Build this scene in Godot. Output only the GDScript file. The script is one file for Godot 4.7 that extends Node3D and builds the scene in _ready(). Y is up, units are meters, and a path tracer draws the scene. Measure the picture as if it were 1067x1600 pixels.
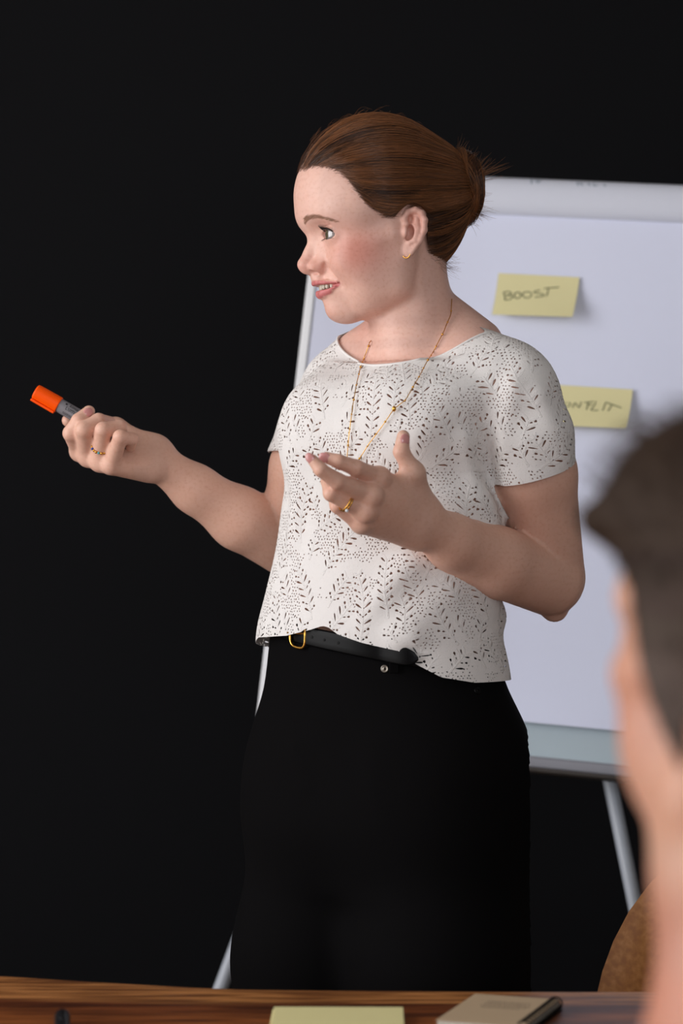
extends Node3D

const FOCAL := 3768.0        # in pixels of the 1600 pixel high frame: an 85 mm lens on a 36 mm high frame
const EYE := Vector3(0.0, 1.19, 2.6)

func _ready() -> void:
	# ---- camera
	var cam := Camera3D.new()
	cam.name = "camera"
	cam.fov = rad_to_deg(2.0 * atan(800.0 / FOCAL))
	cam.near = 0.05
	cam.far = 40.0
	var lens := CameraAttributesPhysical.new()
	lens.frustum_focal_length = 85.0
	lens.frustum_focus_distance = 2.56
	lens.frustum_near = 0.05
	lens.frustum_far = 40.0
	lens.exposure_aperture = 4.2
	cam.attributes = lens
	add_child(cam)
	cam.position = EYE
	cam.fov = rad_to_deg(2.0 * atan(800.0 / FOCAL))
	cam.current = true
	# ---- sky and exposure: an overcast day outside the window
	var env := Environment.new()
	env.background_mode = Environment.BG_SKY
	var sky := Sky.new()
	var sm := ProceduralSkyMaterial.new()
	sm.sky_top_color = Color(0.72, 0.80, 0.92)
	sm.sky_horizon_color = Color(0.88, 0.91, 0.95)
	sm.ground_horizon_color = Color(0.55, 0.55, 0.55)
	sm.ground_bottom_color = Color(0.35, 0.35, 0.35)
	sm.sky_energy_multiplier = 1.0
	sky.sky_material = sm
	env.sky = sky
	env.tonemap_mode = Environment.TONE_MAPPER_LINEAR
	env.tonemap_exposure = 1.3
	env.sdfgi_enabled = true
	env.ssao_enabled = true
	env.ssil_enabled = true
	var we := WorldEnvironment.new()
	we.name = "world"
	we.environment = env
	add_child(we)
	# ---- daylight entering through the tall window in the left wall (the area light fills the opening)
	window_light("window_daylight", Vector3(-2.13, 1.62, 1.05), Vector3(0, -PI / 2.0, 0), Vector2(2.1, 1.8), 4.7, Color(1.0, 0.99, 0.985))
	# ---- added fill light, set in an unseen window behind the camera
	window_light("added_rear_fill", Vector3(0.5, 1.55, 4.43), Vector3(0, 0, 0), Vector2(1.6, 1.3), 3.0, Color(0.97, 0.98, 1.0))
	materials()
	room()
	flip_chart()
	woman()
	chair_and_table()
	man()

func window_light(called: String, at: Vector3, turn: Vector3, size: Vector2, energy: float, c: Color) -> void:
	var l := AreaLight3D.new()
	l.name = called
	l.area_size = size
	l.light_energy = energy
	l.light_color = c
	l.shadow_enabled = true
	l.area_range = 12.0
	l.area_attenuation = 2.0
	add_child(l)
	l.position = at
	l.rotation = turn

# a point of the world from a pixel of the 1067 x 1600 frame and a depth z (z = 0 is where the woman stands)
func P(px: float, py: float, z := 0.0) -> Vector3:
	var s := (EYE.z - z) / FOCAL
	return Vector3((px - 533.5) * s, EYE.y - (py - 800.0) * s, z)

# ---------------------------------------------------------------- helpers: naming
var used := {}

func numbered(called: String) -> String:
	var n: int = used.get(called, 0)
	used[called] = n + 1
	return called if n == 0 else "%s_%03d" % [called, n]

func thing(called: String, label: String, category: String, at := Vector3.ZERO, turn := 0.0, group := "") -> Node3D:
	var o := Node3D.new()
	o.name = numbered(called)
	add_child(o)
	o.position = at
	o.rotation.y = turn
	tag(o, label, category, group)
	return o

func tag(o: Node, label: String, category: String, group := "") -> void:
	o.set_meta("label", label)
	o.set_meta("category", category)
	if group:
		o.set_meta("group", group)

func part(called: String, mesh: Mesh, mat: Material, parent: Node3D, xf := Transform3D.IDENTITY) -> MeshInstance3D:
	var o := MeshInstance3D.new()
	o.name = called
	o.mesh = mesh
	if mat:
		o.material_override = mat
	o.transform = xf
	o.cast_shadow = GeometryInstance3D.SHADOW_CASTING_SETTING_ON
	parent.add_child(o, true)
	return o

func struct(called: String, mesh: Mesh, mat: Material, xf := Transform3D.IDENTITY) -> MeshInstance3D:
	var o := part(called, mesh, mat, self, xf)
	o.set_meta("kind", "structure")
	return o

# ---------------------------------------------------------------- helpers: colour and materials
func hexc(h: String) -> Color:
	return Color.html(h)

func lin(h: String) -> Color:
	return Color.html(h).srgb_to_linear()

func mat(c: Color, rough := 0.6, metal := 0.0, spec := 0.5) -> StandardMaterial3D:
	var m := StandardMaterial3D.new()
	m.albedo_color = c
	m.roughness = rough
	m.metallic = metal
	m.metallic_specular = spec
	return m

func noise_tex(freq: float, seed_: int, cols: Array, stops: Array, size := 512, kind := FastNoiseLite.TYPE_SIMPLEX_SMOOTH, octaves := 4) -> NoiseTexture2D:
	var n := FastNoiseLite.new()
	n.seed = seed_
	n.noise_type = kind
	n.frequency = freq
	n.fractal_octaves = octaves
	var t := NoiseTexture2D.new()
	t.width = size
	t.height = size
	t.seamless = true
	t.noise = n
	var g := Gradient.new()
	g.offsets = PackedFloat32Array(stops)
	g.colors = PackedColorArray(cols)
	t.color_ramp = g
	return t

# ---------------------------------------------------------------- helpers: plain meshes
class Geo:
	# collects triangles with normals; the winding is put right when the mesh is made
	var v := PackedVector3Array()
	var n := PackedVector3Array()
	var uv := PackedVector2Array()
	var col := PackedColorArray()
	var idx := PackedInt32Array()

	func made() -> ArrayMesh:
		var ids := idx
		for t in range(0, ids.size(), 3):
			var a := v[ids[t]]
			var m := n[ids[t]] + n[ids[t + 1]] + n[ids[t + 2]]
			if (v[ids[t + 1]] - a).cross(v[ids[t + 2]] - a).dot(m) > 0.0:
				var s := ids[t + 1]
				ids[t + 1] = ids[t + 2]
				ids[t + 2] = s
		var arr := []
		arr.resize(Mesh.ARRAY_MAX)
		arr[Mesh.ARRAY_VERTEX] = v
		arr[Mesh.ARRAY_NORMAL] = n
		if uv.size() == v.size():
			arr[Mesh.ARRAY_TEX_UV] = uv
		if col.size() == v.size():
			arr[Mesh.ARRAY_COLOR] = col
		arr[Mesh.ARRAY_INDEX] = ids
		var am := ArrayMesh.new()
		am.add_surface_from_arrays(Mesh.PRIMITIVE_TRIANGLES, arr)
		return am

	func add(g: Geo) -> void:
		var o := v.size()
		v.append_array(g.v)
		n.append_array(g.n)
		uv.append_array(g.uv)
		col.append_array(g.col)
		for i in g.idx:
			idx.append(i + o)

	# a grid of points, rows x cols, smooth normals out of the grid
	func grid(pts: Array, closed_u := false, closed_v := false, flip := false) -> void:
		var rows := pts.size()
		var cols: int = pts[0].size()
		var o := v.size()
		for i in rows:
			for j in cols:
				var i0 := (i - 1 + rows) % rows if closed_v else maxi(i - 1, 0)
				var i1 := (i + 1) % rows if closed_v else mini(i + 1, rows - 1)
				var j0 := (j - 1 + cols) % cols if closed_u else maxi(j - 1, 0)
				var j1 := (j + 1) % cols if closed_u else mini(j + 1, cols - 1)
				var du: Vector3 = pts[i][j1] - pts[i][j0]
				var dv: Vector3 = pts[i1][j] - pts[i0][j]
				var m := du.cross(dv).normalized()
				v.append(pts[i][j])
				n.append(-m if flip else m)
				uv.append(Vector2(float(j) / (cols - 1), float(i) / (rows - 1)))
		for i in (rows if closed_v else rows - 1):
			for j in (cols if closed_u else cols - 1):
				var a := o + i * cols + j
				var b := o + i * cols + (j + 1) % cols
				var c := o + ((i + 1) % rows) * cols + j
				var d := o + ((i + 1) % rows) * cols + (j + 1) % cols
				idx.append_array(PackedInt32Array([a, b, c, b, d, c]))

	# a fan that closes a flat ring
	func cap(ring: Array, m: Vector3) -> void:
		var o := v.size()
		var mid := Vector3.ZERO
		for p in ring:
			mid += p
		v.append(mid / ring.size())
		n.append(m)
		uv.append(Vector2(0.5, 0.5))
		for p in ring:
			v.append(p)
			n.append(m)
			uv.append(Vector2(0.5, 0.5))
		for i in ring.size():
			idx.append_array(PackedInt32Array([o, o + 1 + i, o + 1 + (i + 1) % ring.size()]))

	# tube through points, radii per point
	func tube(pts: Array, radii: Array, sides := 8, caps := true, squash := 1.0, up := Vector3.ZERO) -> void:
		var rings := []
		var x := Vector3.ZERO
		for i in pts.size():
			var t: Vector3 = (pts[mini(i + 1, pts.size() - 1)] - pts[maxi(i - 1, 0)]).normalized()
			if up != Vector3.ZERO:
				x = up
			elif i == 0:
				x = t.cross(Vector3.UP if absf(t.y) < 0.9 else Vector3.RIGHT)
			x = (x - t * x.dot(t)).normalized()
			var y := t.cross(x)
			var r: float = radii[i] if radii.size() > 1 else radii[0]
			var ring := []
			for j in sides:
				var an := TAU * j / sides
				ring.append(pts[i] + (x * cos(an) + y * sin(an) * squash) * r)
			rings.append(ring)
		grid(rings, true, false, true)
		if caps:
			cap(rings[0], (pts[0] - pts[1]).normalized())
			cap(rings[-1], (pts[-1] - pts[-2]).normalized())

	# bevelled box with the given transform
	func box(size: Vector3, bevel: float, xf := Transform3D.IDENTITY) -> void:
		var h := size / 2.0
		var k := minf(bevel, minf(h.x, minf(h.y, h.z)) * 0.95)
		var q := h - Vector3(k, k, k)
		var o := v.size()
		var s := [-1.0, 1.0]
		for ax in 3:
			for sg in s:
				var m := Vector3.ZERO
				m[ax] = sg
				var b := (ax + 1) % 3
				var c := (ax + 2) % 3
				for e in [[-1, -1], [1, -1], [1, 1], [-1, 1]]:
					var p := Vector3.ZERO
					p[ax] = h[ax] * sg
					p[b] = q[b] * e[0]
					p[c] = q[c] * e[1]
					v.append(xf * p)
					n.append((xf.basis * m).normalized())
					uv.append(Vector2(e[0] * q[b], e[1] * q[c]))
				var at := v.size() - 4
				idx.append_array(PackedInt32Array([at, at + 1, at + 2, at, at + 2, at + 3]))
		# edges
		for ax in 3:
			var b := (ax + 1) % 3
			var c := (ax + 2) % 3
			for sb in s:
				for sc in s:
					var m := Vector3.ZERO
					m[b] = sb
					m[c] = sc
					m = m.normalized()
					var at := v.size()
					for e in [[-1.0, 0], [1.0, 0], [1.0, 1], [-1.0, 1]]:
						var p := Vector3.ZERO
						p[ax] = q[ax] * e[0]
						p[b] = (h[b] if e[1] == 0 else q[b]) * sb
						p[c] = (q[c] if e[1] == 0 else h[c]) * sc
						v.append(xf * p)
						n.append((xf.basis * m).normalized())
						uv.append(Vector2.ZERO)
					idx.append_array(PackedInt32Array([at, at + 1, at + 2, at, at + 2, at + 3]))
		for sx in s:
			for sy in s:
				for sz in s:
					var at := v.size()
					var m := Vector3(sx, sy, sz).normalized()
					for e in 3:
						var p := Vector3(q.x * sx, q.y * sy, q.z * sz)
						p[e] = h[e] * Vector3(sx, sy, sz)[e]
						v.append(xf * p)
						n.append((xf.basis * m).normalized())
						uv.append(Vector2.ZERO)
					idx.append_array(PackedInt32Array([at, at + 1, at + 2]))

	# body of revolution about local y; prof = [Vector2(radius, height)...]
	func lathe(prof: Array, sides := 32, xf := Transform3D.IDENTITY) -> void:
		var rings := []
		for p in prof:
			var ring := []
			for j in sides:
				var an := TAU * j / sides
				ring.append(xf * Vector3(p.x * cos(an), p.y, p.x * sin(an)))
			rings.append(ring)
		grid(rings, true, false, false)

	func ball(c: Vector3, r: Vector3, basis := Basis.IDENTITY, rows := 10, cols := 16) -> void:
		var o := v.size()
		for i in rows + 1:
			var th := PI * i / rows
			for j in cols + 1:
				var ph := TAU * j / cols
				var d := Vector3(sin(th) * cos(ph), cos(th), sin(th) * sin(ph))
				v.append(c + basis * (d * r))
				n.append((basis * (d / r)).normalized())
				uv.append(Vector2(float(j) / cols, float(i) / rows))
		for i in rows:
			for j in cols:
				var a := o + i * (cols + 1) + j
				idx.append_array(PackedInt32Array([a, a + 1, a + cols + 1, a + 1, a + cols + 2, a + cols + 1]))

func smooth_path(pts: Array, per := 8) -> Array:
	# Catmull-Rom through points (Vector3)
	var out := []
	for i in pts.size() - 1:
		var p0: Vector3 = pts[maxi(i - 1, 0)]
		var p1: Vector3 = pts[i]
		var p2: Vector3 = pts[i + 1]
		var p3: Vector3 = pts[mini(i + 2, pts.size() - 1)]
		for j in per:
			out.append(p1.cubic_interpolate(p2, p0, p3, float(j) / per))
	out.append(pts[-1])
	return out

# ---------------------------------------------------------------- distance fields and surface nets
class Sdf:
	# primitives joined in order: 0 ellipsoid, 1 tapered capsule, 2 loft of ellipses; op 0 join, 1 carve, 2 ridge
	var kind := PackedInt32Array()
	var op := PackedInt32Array()
	var a := PackedVector3Array()
	var b := PackedVector3Array()
	var ra := PackedFloat32Array()
	var rb := PackedFloat32Array()
	var k := PackedFloat32Array()
	var inv := []
	var data := []
	var xf := Transform3D.IDENTITY
	var mirror_from := -1

	func _push(kd: int, o: int, pa: Vector3, pb: Vector3, r0: float, r1: float, kk: float, iv: Basis, dt: Variant = null) -> void:
		kind.append(kd)
		op.append(o)
		a.append(pa)
		b.append(pb)
		ra.append(r0)
		rb.append(r1)
		k.append(maxf(kk, 0.0001))
		inv.append(iv)
		data.append(dt)

	func ell(c: Vector3, r: Vector3, kk := 0.01, basis := Basis.IDENTITY, o := 0) -> void:
		_push(0, o, xf * c, r, minf(r.x, minf(r.y, r.z)), 0.0, kk, (xf.basis * basis).inverse())

	func cap(p: Vector3, q: Vector3, r0: float, r1: float, kk := 0.01, o := 0) -> void:
		_push(1, o, xf * p, xf * q, r0, r1, kk, Basis.IDENTITY)

	func ridge(p: Vector3, q: Vector3, width: float, amp: float) -> void:
		_push(1, 2, xf * p, xf * q, width, amp, 0.0001, Basis.IDENTITY)

	# the same on both sides (z and -z of the local frame)
	func ell2(c: Vector3, r: Vector3, kk := 0.01, basis := Basis.IDENTITY, o := 0) -> void:
		ell(c, r, kk, basis, o)
		var f := Basis(Vector3(1, 0, 0), Vector3(0, 1, 0), Vector3(0, 0, -1))
		ell(f * c, r, kk, f * basis * f, o)

	# a pair to the left and right of the trunk (x and -x)
	func bust(c: Vector3, r: Vector3, kk := 0.03) -> void:
		ell(c, r, kk)
		ell(c * Vector3(-1, 1, 1), r, kk)

	func cap2(p: Vector3, q: Vector3, r0: float, r1: float, kk := 0.01, o := 0) -> void:
		cap(p, q, r0, r1, kk, o)
		cap(p * Vector3(1, 1, -1), q * Vector3(1, 1, -1), r0, r1, kk, o)

	func ridge2(p: Vector3, q: Vector3, width: float, amp: float) -> void:
		ridge(p, q, width, amp)
		ridge(p * Vector3(1, 1, -1), q * Vector3(1, 1, -1), width, amp)

	func chain(pts: Array, radii: Array, kk := 0.01, o := 0) -> void:
		for i in pts.size() - 1:
			cap(pts[i], pts[i + 1], radii[i], radii[i + 1], kk, o)

	# loft along local y; stations = [[y, x, z, half width x, half depth z], ...] with rising y
	func loft(stations: Array, kk := 0.01, frame := Transform3D.IDENTITY) -> void:
		var y0: float = stations[0][0]
		var y1: float = stations[-1][0]
		var count := int((y1 - y0) / 0.01) + 2
		var tab := PackedFloat32Array()
		for i in count:
			var y := y0 + (y1 - y0) * i / (count - 1)
			var s := 0
			while s < stations.size() - 2 and y > stations[s + 1][0]:
				s += 1
			var t: float = (y - stations[s][0]) / (stations[s + 1][0] - stations[s][0])
			for c in range(1, 5):
				tab.append(cubic_interpolate(stations[s][c], stations[s + 1][c], stations[maxi(s - 1, 0)][c], stations[mini(s + 2, stations.size() - 1)][c], t))
		_push(2, 0, Vector3(y0, y1, (y1 - y0) / (count - 1)), Vector3.ZERO, 0, 0, kk, Basis.IDENTITY, [(xf * frame).affine_inverse(), tab, count])

	func prim(i: int, p: Vector3) -> float:
		if kind[i] == 1:
			var q := p - a[i]
			var s := b[i] - a[i]
			var h := clampf(q.dot(s) / (s.dot(s) + 1e-12), 0.0, 1.0)
			if op[i] == 2:
				return (q - s * h).length()
			return (q - s * h).length() - ra[i] - (rb[i] - ra[i]) * h
		if kind[i] == 0:
			var q: Vector3 = inv[i] * (p - a[i])
			var r := b[i]
			var e := q / r
			var k0 := e.length()
			var k1 := (e / r).length()
			if k1 < 1e-6:
				return -ra[i]
			return k0 * (k0 - 1.0) / k1
		var d: Array = data[i]
		var xf_: Transform3D = d[0]
		var q := xf_ * p
		var tab: PackedFloat32Array = d[1]
		var y := clampf(q.y, a[i].x, a[i].y)
		var f := (y - a[i].x) / a[i].z
		var at := mini(int(f), int(d[2]) - 2)
		f -= at
		at *= 4
		var x := q.x - lerpf(tab[at], tab[at + 4], f)
		var z := q.z - lerpf(tab[at + 1], tab[at + 5], f)
		var ax := lerpf(tab[at + 2], tab[at + 6], f)
		var az := lerpf(tab[at + 3], tab[at + 7], f)
		var e0 := Vector2(x / ax, z / az)
		var k0 := e0.length()
		var k1 := Vector2(e0.x / ax, e0.y / az).length()
		var e := -minf(ax, az) if k1 < 1e-6 else k0 * (k0 - 1.0) / k1
		var dy := absf(q.y - y)
		if dy > 0.0:
			return sqrt(e * e + dy * dy) if e > 0.0 else dy
		return e

	func at_point(p: Vector3, ids: PackedInt32Array) -> float:
		var d := 1000.0
		for i in ids:
			var e: float
			if kind[i] == 1:
				var q := p - a[i]
				var s := b[i] - a[i]
				var h := clampf(q.dot(s) / (s.dot(s) + 1e-12), 0.0, 1.0)
				e = (q - s * h).length()
				if op[i] == 2:
					e /= ra[i]
					if e < 3.0:
						d -= rb[i] * exp(-e * e)
					continue
				e -= ra[i] + (rb[i] - ra[i]) * h
			else:
				e = prim(i, p)
			var kk := k[i]
			if op[i] == 0:
				var h := kk - absf(d - e)
				d = minf(d, e)
				if h > 0.0:
					d -= h * h / (4.0 * kk)
			else:
				var h := kk - absf(d + e)
				d = maxf(d, -e)
				if h > 0.0:
					d += h * h / (4.0 * kk)
		return d

	# the widest join that comes after each primitive
	var wide := PackedFloat32Array()
	func settle() -> void:
		wide.resize(kind.size())
		var m := 0.0
		for i in range(kind.size() - 1, -1, -1):
			m = maxf(m, k[i])
			wide[i] = m

	func every() -> PackedInt32Array:
		return PackedInt32Array(range(kind.size()))

	func dist(p: Vector3) -> float:
		return at_point(p, every())

	func normal(p: Vector3) -> Vector3:
		var e := 0.001
		return Vector3(dist(p + Vector3(e, 0, 0)) - dist(p - Vector3(e, 0, 0)), dist(p + Vector3(0, e, 0)) - dist(p - Vector3(0, e, 0)), dist(p + Vector3(0, 0, e)) - dist(p - Vector3(0, 0, e))).normalized()

	# walk from p along direction to the surface
	func hit(p: Vector3, dir: Vector3, far := 0.5) -> Vector3:
		var ids := every()
		var t := 0.0
		for i in 60:
			var d := at_point(p + dir * t, ids)
			if absf(d) < 0.0002 or t > far:
				break
			t += d * 0.8
		return p + dir * t

	# nearest surface point, roughly
	func snap(p: Vector3, off := 0.0) -> Vector3:
		for i in 4:
			p -= normal(p) * (dist(p) - off) * 0.9
		return p

class Nets:
	var f: Sdf
	var cell: float
	var lo: Vector3
	var hi: Vector3
	var skip := []      # boxes that a finer grid covers
	var ids := {}
	var faces := PackedInt32Array()   # flat: key axis sign
	var out := Geo.new()
	const STRIDE := 4096

	func run(field: Sdf, low: Vector3, high: Vector3, size: float, leave := []) -> Geo:
		f = field
		f.settle()
		cell = size
		lo = low
		hi = high
		skip = leave
		var root := 32
		var n := ((hi - lo) / (cell * root)).ceil()
		var all := f.every()
		for x in int(n.x):
			for y in int(n.y):
				for z in int(n.z):
					block(Vector3i(x, y, z) * root, root, all)
		var dx := PackedInt32Array([0, -STRIDE, -STRIDE - STRIDE * STRIDE, -STRIDE * STRIDE])
		var dy := PackedInt32Array([0, -STRIDE * STRIDE, -STRIDE * STRIDE - 1, -1])
		var dz := PackedInt32Array([0, -1, -1 - STRIDE, -STRIDE])
		var ds := [dx, dy, dz]
		for i in range(0, faces.size(), 2):
			var key := faces[i]
			var d: PackedInt32Array = ds[faces[i + 1]]
			var q1: int = ids.get(key + d[1], -1)
			var q2: int = ids.get(key + d[2], -1)
			var q3: int = ids.get(key + d[3], -1)
			if q1 < 0 or q2 < 0 or q3 < 0:
				continue
			var q0: int = ids[key]
			if out.v[q0].distance_squared_to(out.v[q2]) < out.v[q1].distance_squared_to(out.v[q3]):
				out.idx.append_array(PackedInt32Array([q0, q1, q2, q0, q2, q3]))
			else:
				out.idx.append_array(PackedInt32Array([q0, q1, q3, q1, q2, q3]))
		return out

	func block(at: Vector3i, size: int, list: PackedInt32Array) -> void:
		var half := cell * size / 2.0
		var c := lo + Vector3(at) * cell + Vector3(half, half, half)
		if size > 4 and (c.x - half > hi.x or c.y - half > hi.y or c.z - half > hi.z):
			return
		for s: AABB in skip:
			if s.has_point(c - Vector3(half, half, half)) and s.has_point(c + Vector3(half, half, half)):
				return
		var r := half * 1.7321
		var d := f.at_point(c, list)
		if absf(d) > r * 1.35 + 0.006:
			return
		var keep := PackedInt32Array()
		for i in list:
			var e := f.prim(i, c)
			if f.op[i] == 2:
				if e < f.ra[i] * 3.0 + r:
					keep.append(i)
			elif f.op[i] == 1:
				if e < r * 2.2 + f.wide[i] + 0.004:
					keep.append(i)
			elif e < d + 2.4 * r + f.wide[i] + 0.006:
				keep.append(i)
		if size > 4:
			var h := size / 2
			for i in 8:
				block(at + Vector3i(i & 1, (i >> 1) & 1, (i >> 2) & 1) * h, h, keep)
			return
		leaf(at, keep)

	func leaf(at: Vector3i, list: PackedInt32Array) -> void:
		var val := PackedFloat32Array()
		val.resize(125)
		var o := lo + Vector3(at) * cell
		var w := 0
		var pos := 0
		for z in 5:
			for y in 5:
				for x in 5:
					var d := f.at_point(o + Vector3(x, y, z) * cell, list)
					val[w] = d
					w += 1
					if d < 0.0:
						pos += 1
		if pos == 0 or pos == 125:
			return
		for z in 4:
			for y in 4:
				for x in 4:
					var b := x + y * 5 + z * 25
					var c0 := val[b]
					var c1 := val[b + 1]
					var c2 := val[b + 5]
					var c3 := val[b + 6]
					var c4 := val[b + 25]
					var c5 := val[b + 26]
					var c6 := val[b + 30]
					var c7 := val[b + 31]
					var m := int(c0 < 0) + int(c1 < 0) + int(c2 < 0) + int(c3 < 0) + int(c4 < 0) + int(c5 < 0) + int(c6 < 0) + int(c7 < 0)
					if m == 0 or m == 8:
						continue
					var s := Vector3.ZERO
					var cnt := 0
					if (c0 < 0) != (c1 < 0):
						s += Vector3(c0 / (c0 - c1), 0, 0); cnt += 1
					if (c2 < 0) != (c3 < 0):
						s += Vector3(c2 / (c2 - c3), 1, 0); cnt += 1
					if (c4 < 0) != (c5 < 0):
						s += Vector3(c4 / (c4 - c5), 0, 1); cnt += 1
					if (c6 < 0) != (c7 < 0):
						s += Vector3(c6 / (c6 - c7), 1, 1); cnt += 1
					if (c0 < 0) != (c2 < 0):
						s += Vector3(0, c0 / (c0 - c2), 0); cnt += 1
					if (c1 < 0) != (c3 < 0):
						s += Vector3(1, c1 / (c1 - c3), 0); cnt += 1
					if (c4 < 0) != (c6 < 0):
						s += Vector3(0, c4 / (c4 - c6), 1); cnt += 1
					if (c5 < 0) != (c7 < 0):
						s += Vector3(1, c5 / (c5 - c7), 1); cnt += 1
					if (c0 < 0) != (c4 < 0):
						s += Vector3(0, 0, c0 / (c0 - c4)); cnt += 1
					if (c1 < 0) != (c5 < 0):
						s += Vector3(1, 0, c1 / (c1 - c5)); cnt += 1
					if (c2 < 0) != (c6 < 0):
						s += Vector3(0, 1, c2 / (c2 - c6)); cnt += 1
					if (c3 < 0) != (c7 < 0):
						s += Vector3(1, 1, c3 / (c3 - c7)); cnt += 1
					s /= cnt
					var key := (at.x + x) + (at.y + y) * STRIDE + (at.z + z) * STRIDE * STRIDE
					ids[key] = out.v.size()
					out.v.append(o + (Vector3(x, y, z) + s) * cell)
					# gradient, interpolated where the vertex lies
					var gx := lerpf(lerpf(c1 - c0, c3 - c2, s.y), lerpf(c5 - c4, c7 - c6, s.y), s.z)
					var gy := lerpf(lerpf(c2 - c0, c3 - c1, s.x), lerpf(c6 - c4, c7 - c5, s.x), s.z)
					var gz := lerpf(lerpf(c4 - c0, c5 - c1, s.x), lerpf(c6 - c2, c7 - c3, s.x), s.y)
					out.n.append(Vector3(gx, gy, gz).normalized())
					if (c0 < 0) != (c1 < 0):
						faces.append(key); faces.append(0)
					if (c0 < 0) != (c2 < 0):
						faces.append(key); faces.append(1)
					if (c0 < 0) != (c4 < 0):
						faces.append(key); faces.append(2)

func nets(field: Sdf, low: Vector3, high: Vector3, size: float, leave := []) -> Geo:
	var m := Nets.new()
	return m.run(field, low, high, size, leave)

# cut away what lies where keep(p, n) < 0; with a thickness the sheet gets an inner side and a rim
func clipped(g: Geo, keep: Callable, thick := 0.0) -> Geo:
	var val := PackedFloat32Array()
	val.resize(g.v.size())
	for i in g.v.size():
		val[i] = (keep as Callable).call(g.v[i], g.n[i])
	var o := Geo.new()
	var to := PackedInt32Array()
	to.resize(g.v.size())
	to.fill(-1)
	var cut := {}
	var rim := PackedInt32Array()
	for t in range(0, g.idx.size(), 3):
		var poly := PackedInt32Array()
		var fresh := PackedInt32Array()
		for e in 3:
			var p := g.idx[t + e]
			var q := g.idx[t + (e + 1) % 3]
			if val[p] >= 0.0:
				if to[p] < 0:
					to[p] = o.v.size()
					o.v.append(g.v[p])
					o.n.append(g.n[p])
				poly.append(to[p])
			if (val[p] >= 0.0) != (val[q] >= 0.0):
				var key := Vector2i(mini(p, q), maxi(p, q))
				if not cut.has(key):
					var w := val[p] / (val[p] - val[q])
					cut[key] = o.v.size()
					o.v.append(g.v[p].lerp(g.v[q], w))
					o.n.append(g.n[p].lerp(g.n[q], w).normalized())
				poly.append(cut[key])
				fresh.append(cut[key])
		for e in range(1, poly.size() - 1):
			o.idx.append_array(PackedInt32Array([poly[0], poly[e], poly[e + 1]]))
		if fresh.size() == 2:
			rim.append_array(fresh)
	if thick > 0.0:
		var c := o.v.size()
		var faces_ := o.idx.size()
		for i in c:
			o.v.append(o.v[i] - o.n[i] * thick)
			o.n.append(-o.n[i])
		for t in range(0, faces_, 3):
			o.idx.append_array(PackedInt32Array([o.idx[t] + c, o.idx[t + 2] + c, o.idx[t + 1] + c]))
		for i in range(0, rim.size(), 2):
			var p := rim[i]
			var q := rim[i + 1]
			o.idx.append_array(PackedInt32Array([p, q, q + c, p, q + c, p + c]))
	return o

var M := {}

func materials() -> void:
	var skin := mat(Color(1, 1, 1), 0.5, 0.0, 0.45)
	skin.vertex_color_use_as_albedo = true
	skin.subsurf_scatter_enabled = true
	skin.subsurf_scatter_strength = 0.08
	# faint freckles and mottling
	skin.albedo_texture = noise_tex(0.05, 12, [hexc("f3e9e3"), hexc("fcf9f7"), Color.WHITE], [0.12, 0.32, 0.6], 512, FastNoiseLite.TYPE_SIMPLEX_SMOOTH, 2)
	skin.uv1_triplanar = true
	skin.uv1_scale = Vector3(7, 7, 7)
	M.skin = skin
	var hair := mat(Color(1, 1, 1), 0.36, 0.0, 0.5)
	hair.vertex_color_use_as_albedo = true
	M.hair = hair
	var crop := mat(Color(1, 1, 1), 0.75, 0.0, 0.3)
	crop.vertex_color_use_as_albedo = true
	M.cropped = crop
	M.brow = mat(hexc("987159"), 0.6)
	M.lash = mat(hexc("1d1410"), 0.5)
	M.tooth = mat(hexc("cfc6b4"), 0.25, 0.0, 0.6)
	M.gum = mat(hexc("5a2422"), 0.5)
	var sclera := mat(hexc("8d8583"), 0.14, 0.0, 0.6)
	sclera.clearcoat_enabled = true
	sclera.clearcoat = 1.0
	sclera.clearcoat_roughness = 0.03
	M.sclera = sclera
	M.iris = mat(hexc("544d38"), 0.2)
	M.pupil = mat(hexc("080706"), 0.08)
	M.nail = mat(hexc("c98a86"), 0.22, 0.0, 0.6)
	M.gold = mat(hexc("d8a24e"), 0.26, 1.0)
	M.gem = mat(hexc("dfe8ee"), 0.05, 0.0, 0.9)
	M.jeans = mat(hexc("0b0a0b"), 0.9, 0.0, 0.15)
	M.belt = mat(hexc("09090a"), 0.34, 0.0, 0.22)
	M.rivet = mat(hexc("8d867c"), 0.35, 1.0)
	M.turquoise = mat(hexc("3fa9b5"), 0.3)
	M.lapis = mat(hexc("2b3f8f"), 0.3)
	M.cotton = lace_material(false)
	M.lace = lace_material(true)
	M.steel = mat(hexc("b9b3ab"), 0.3, 1.0)


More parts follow.
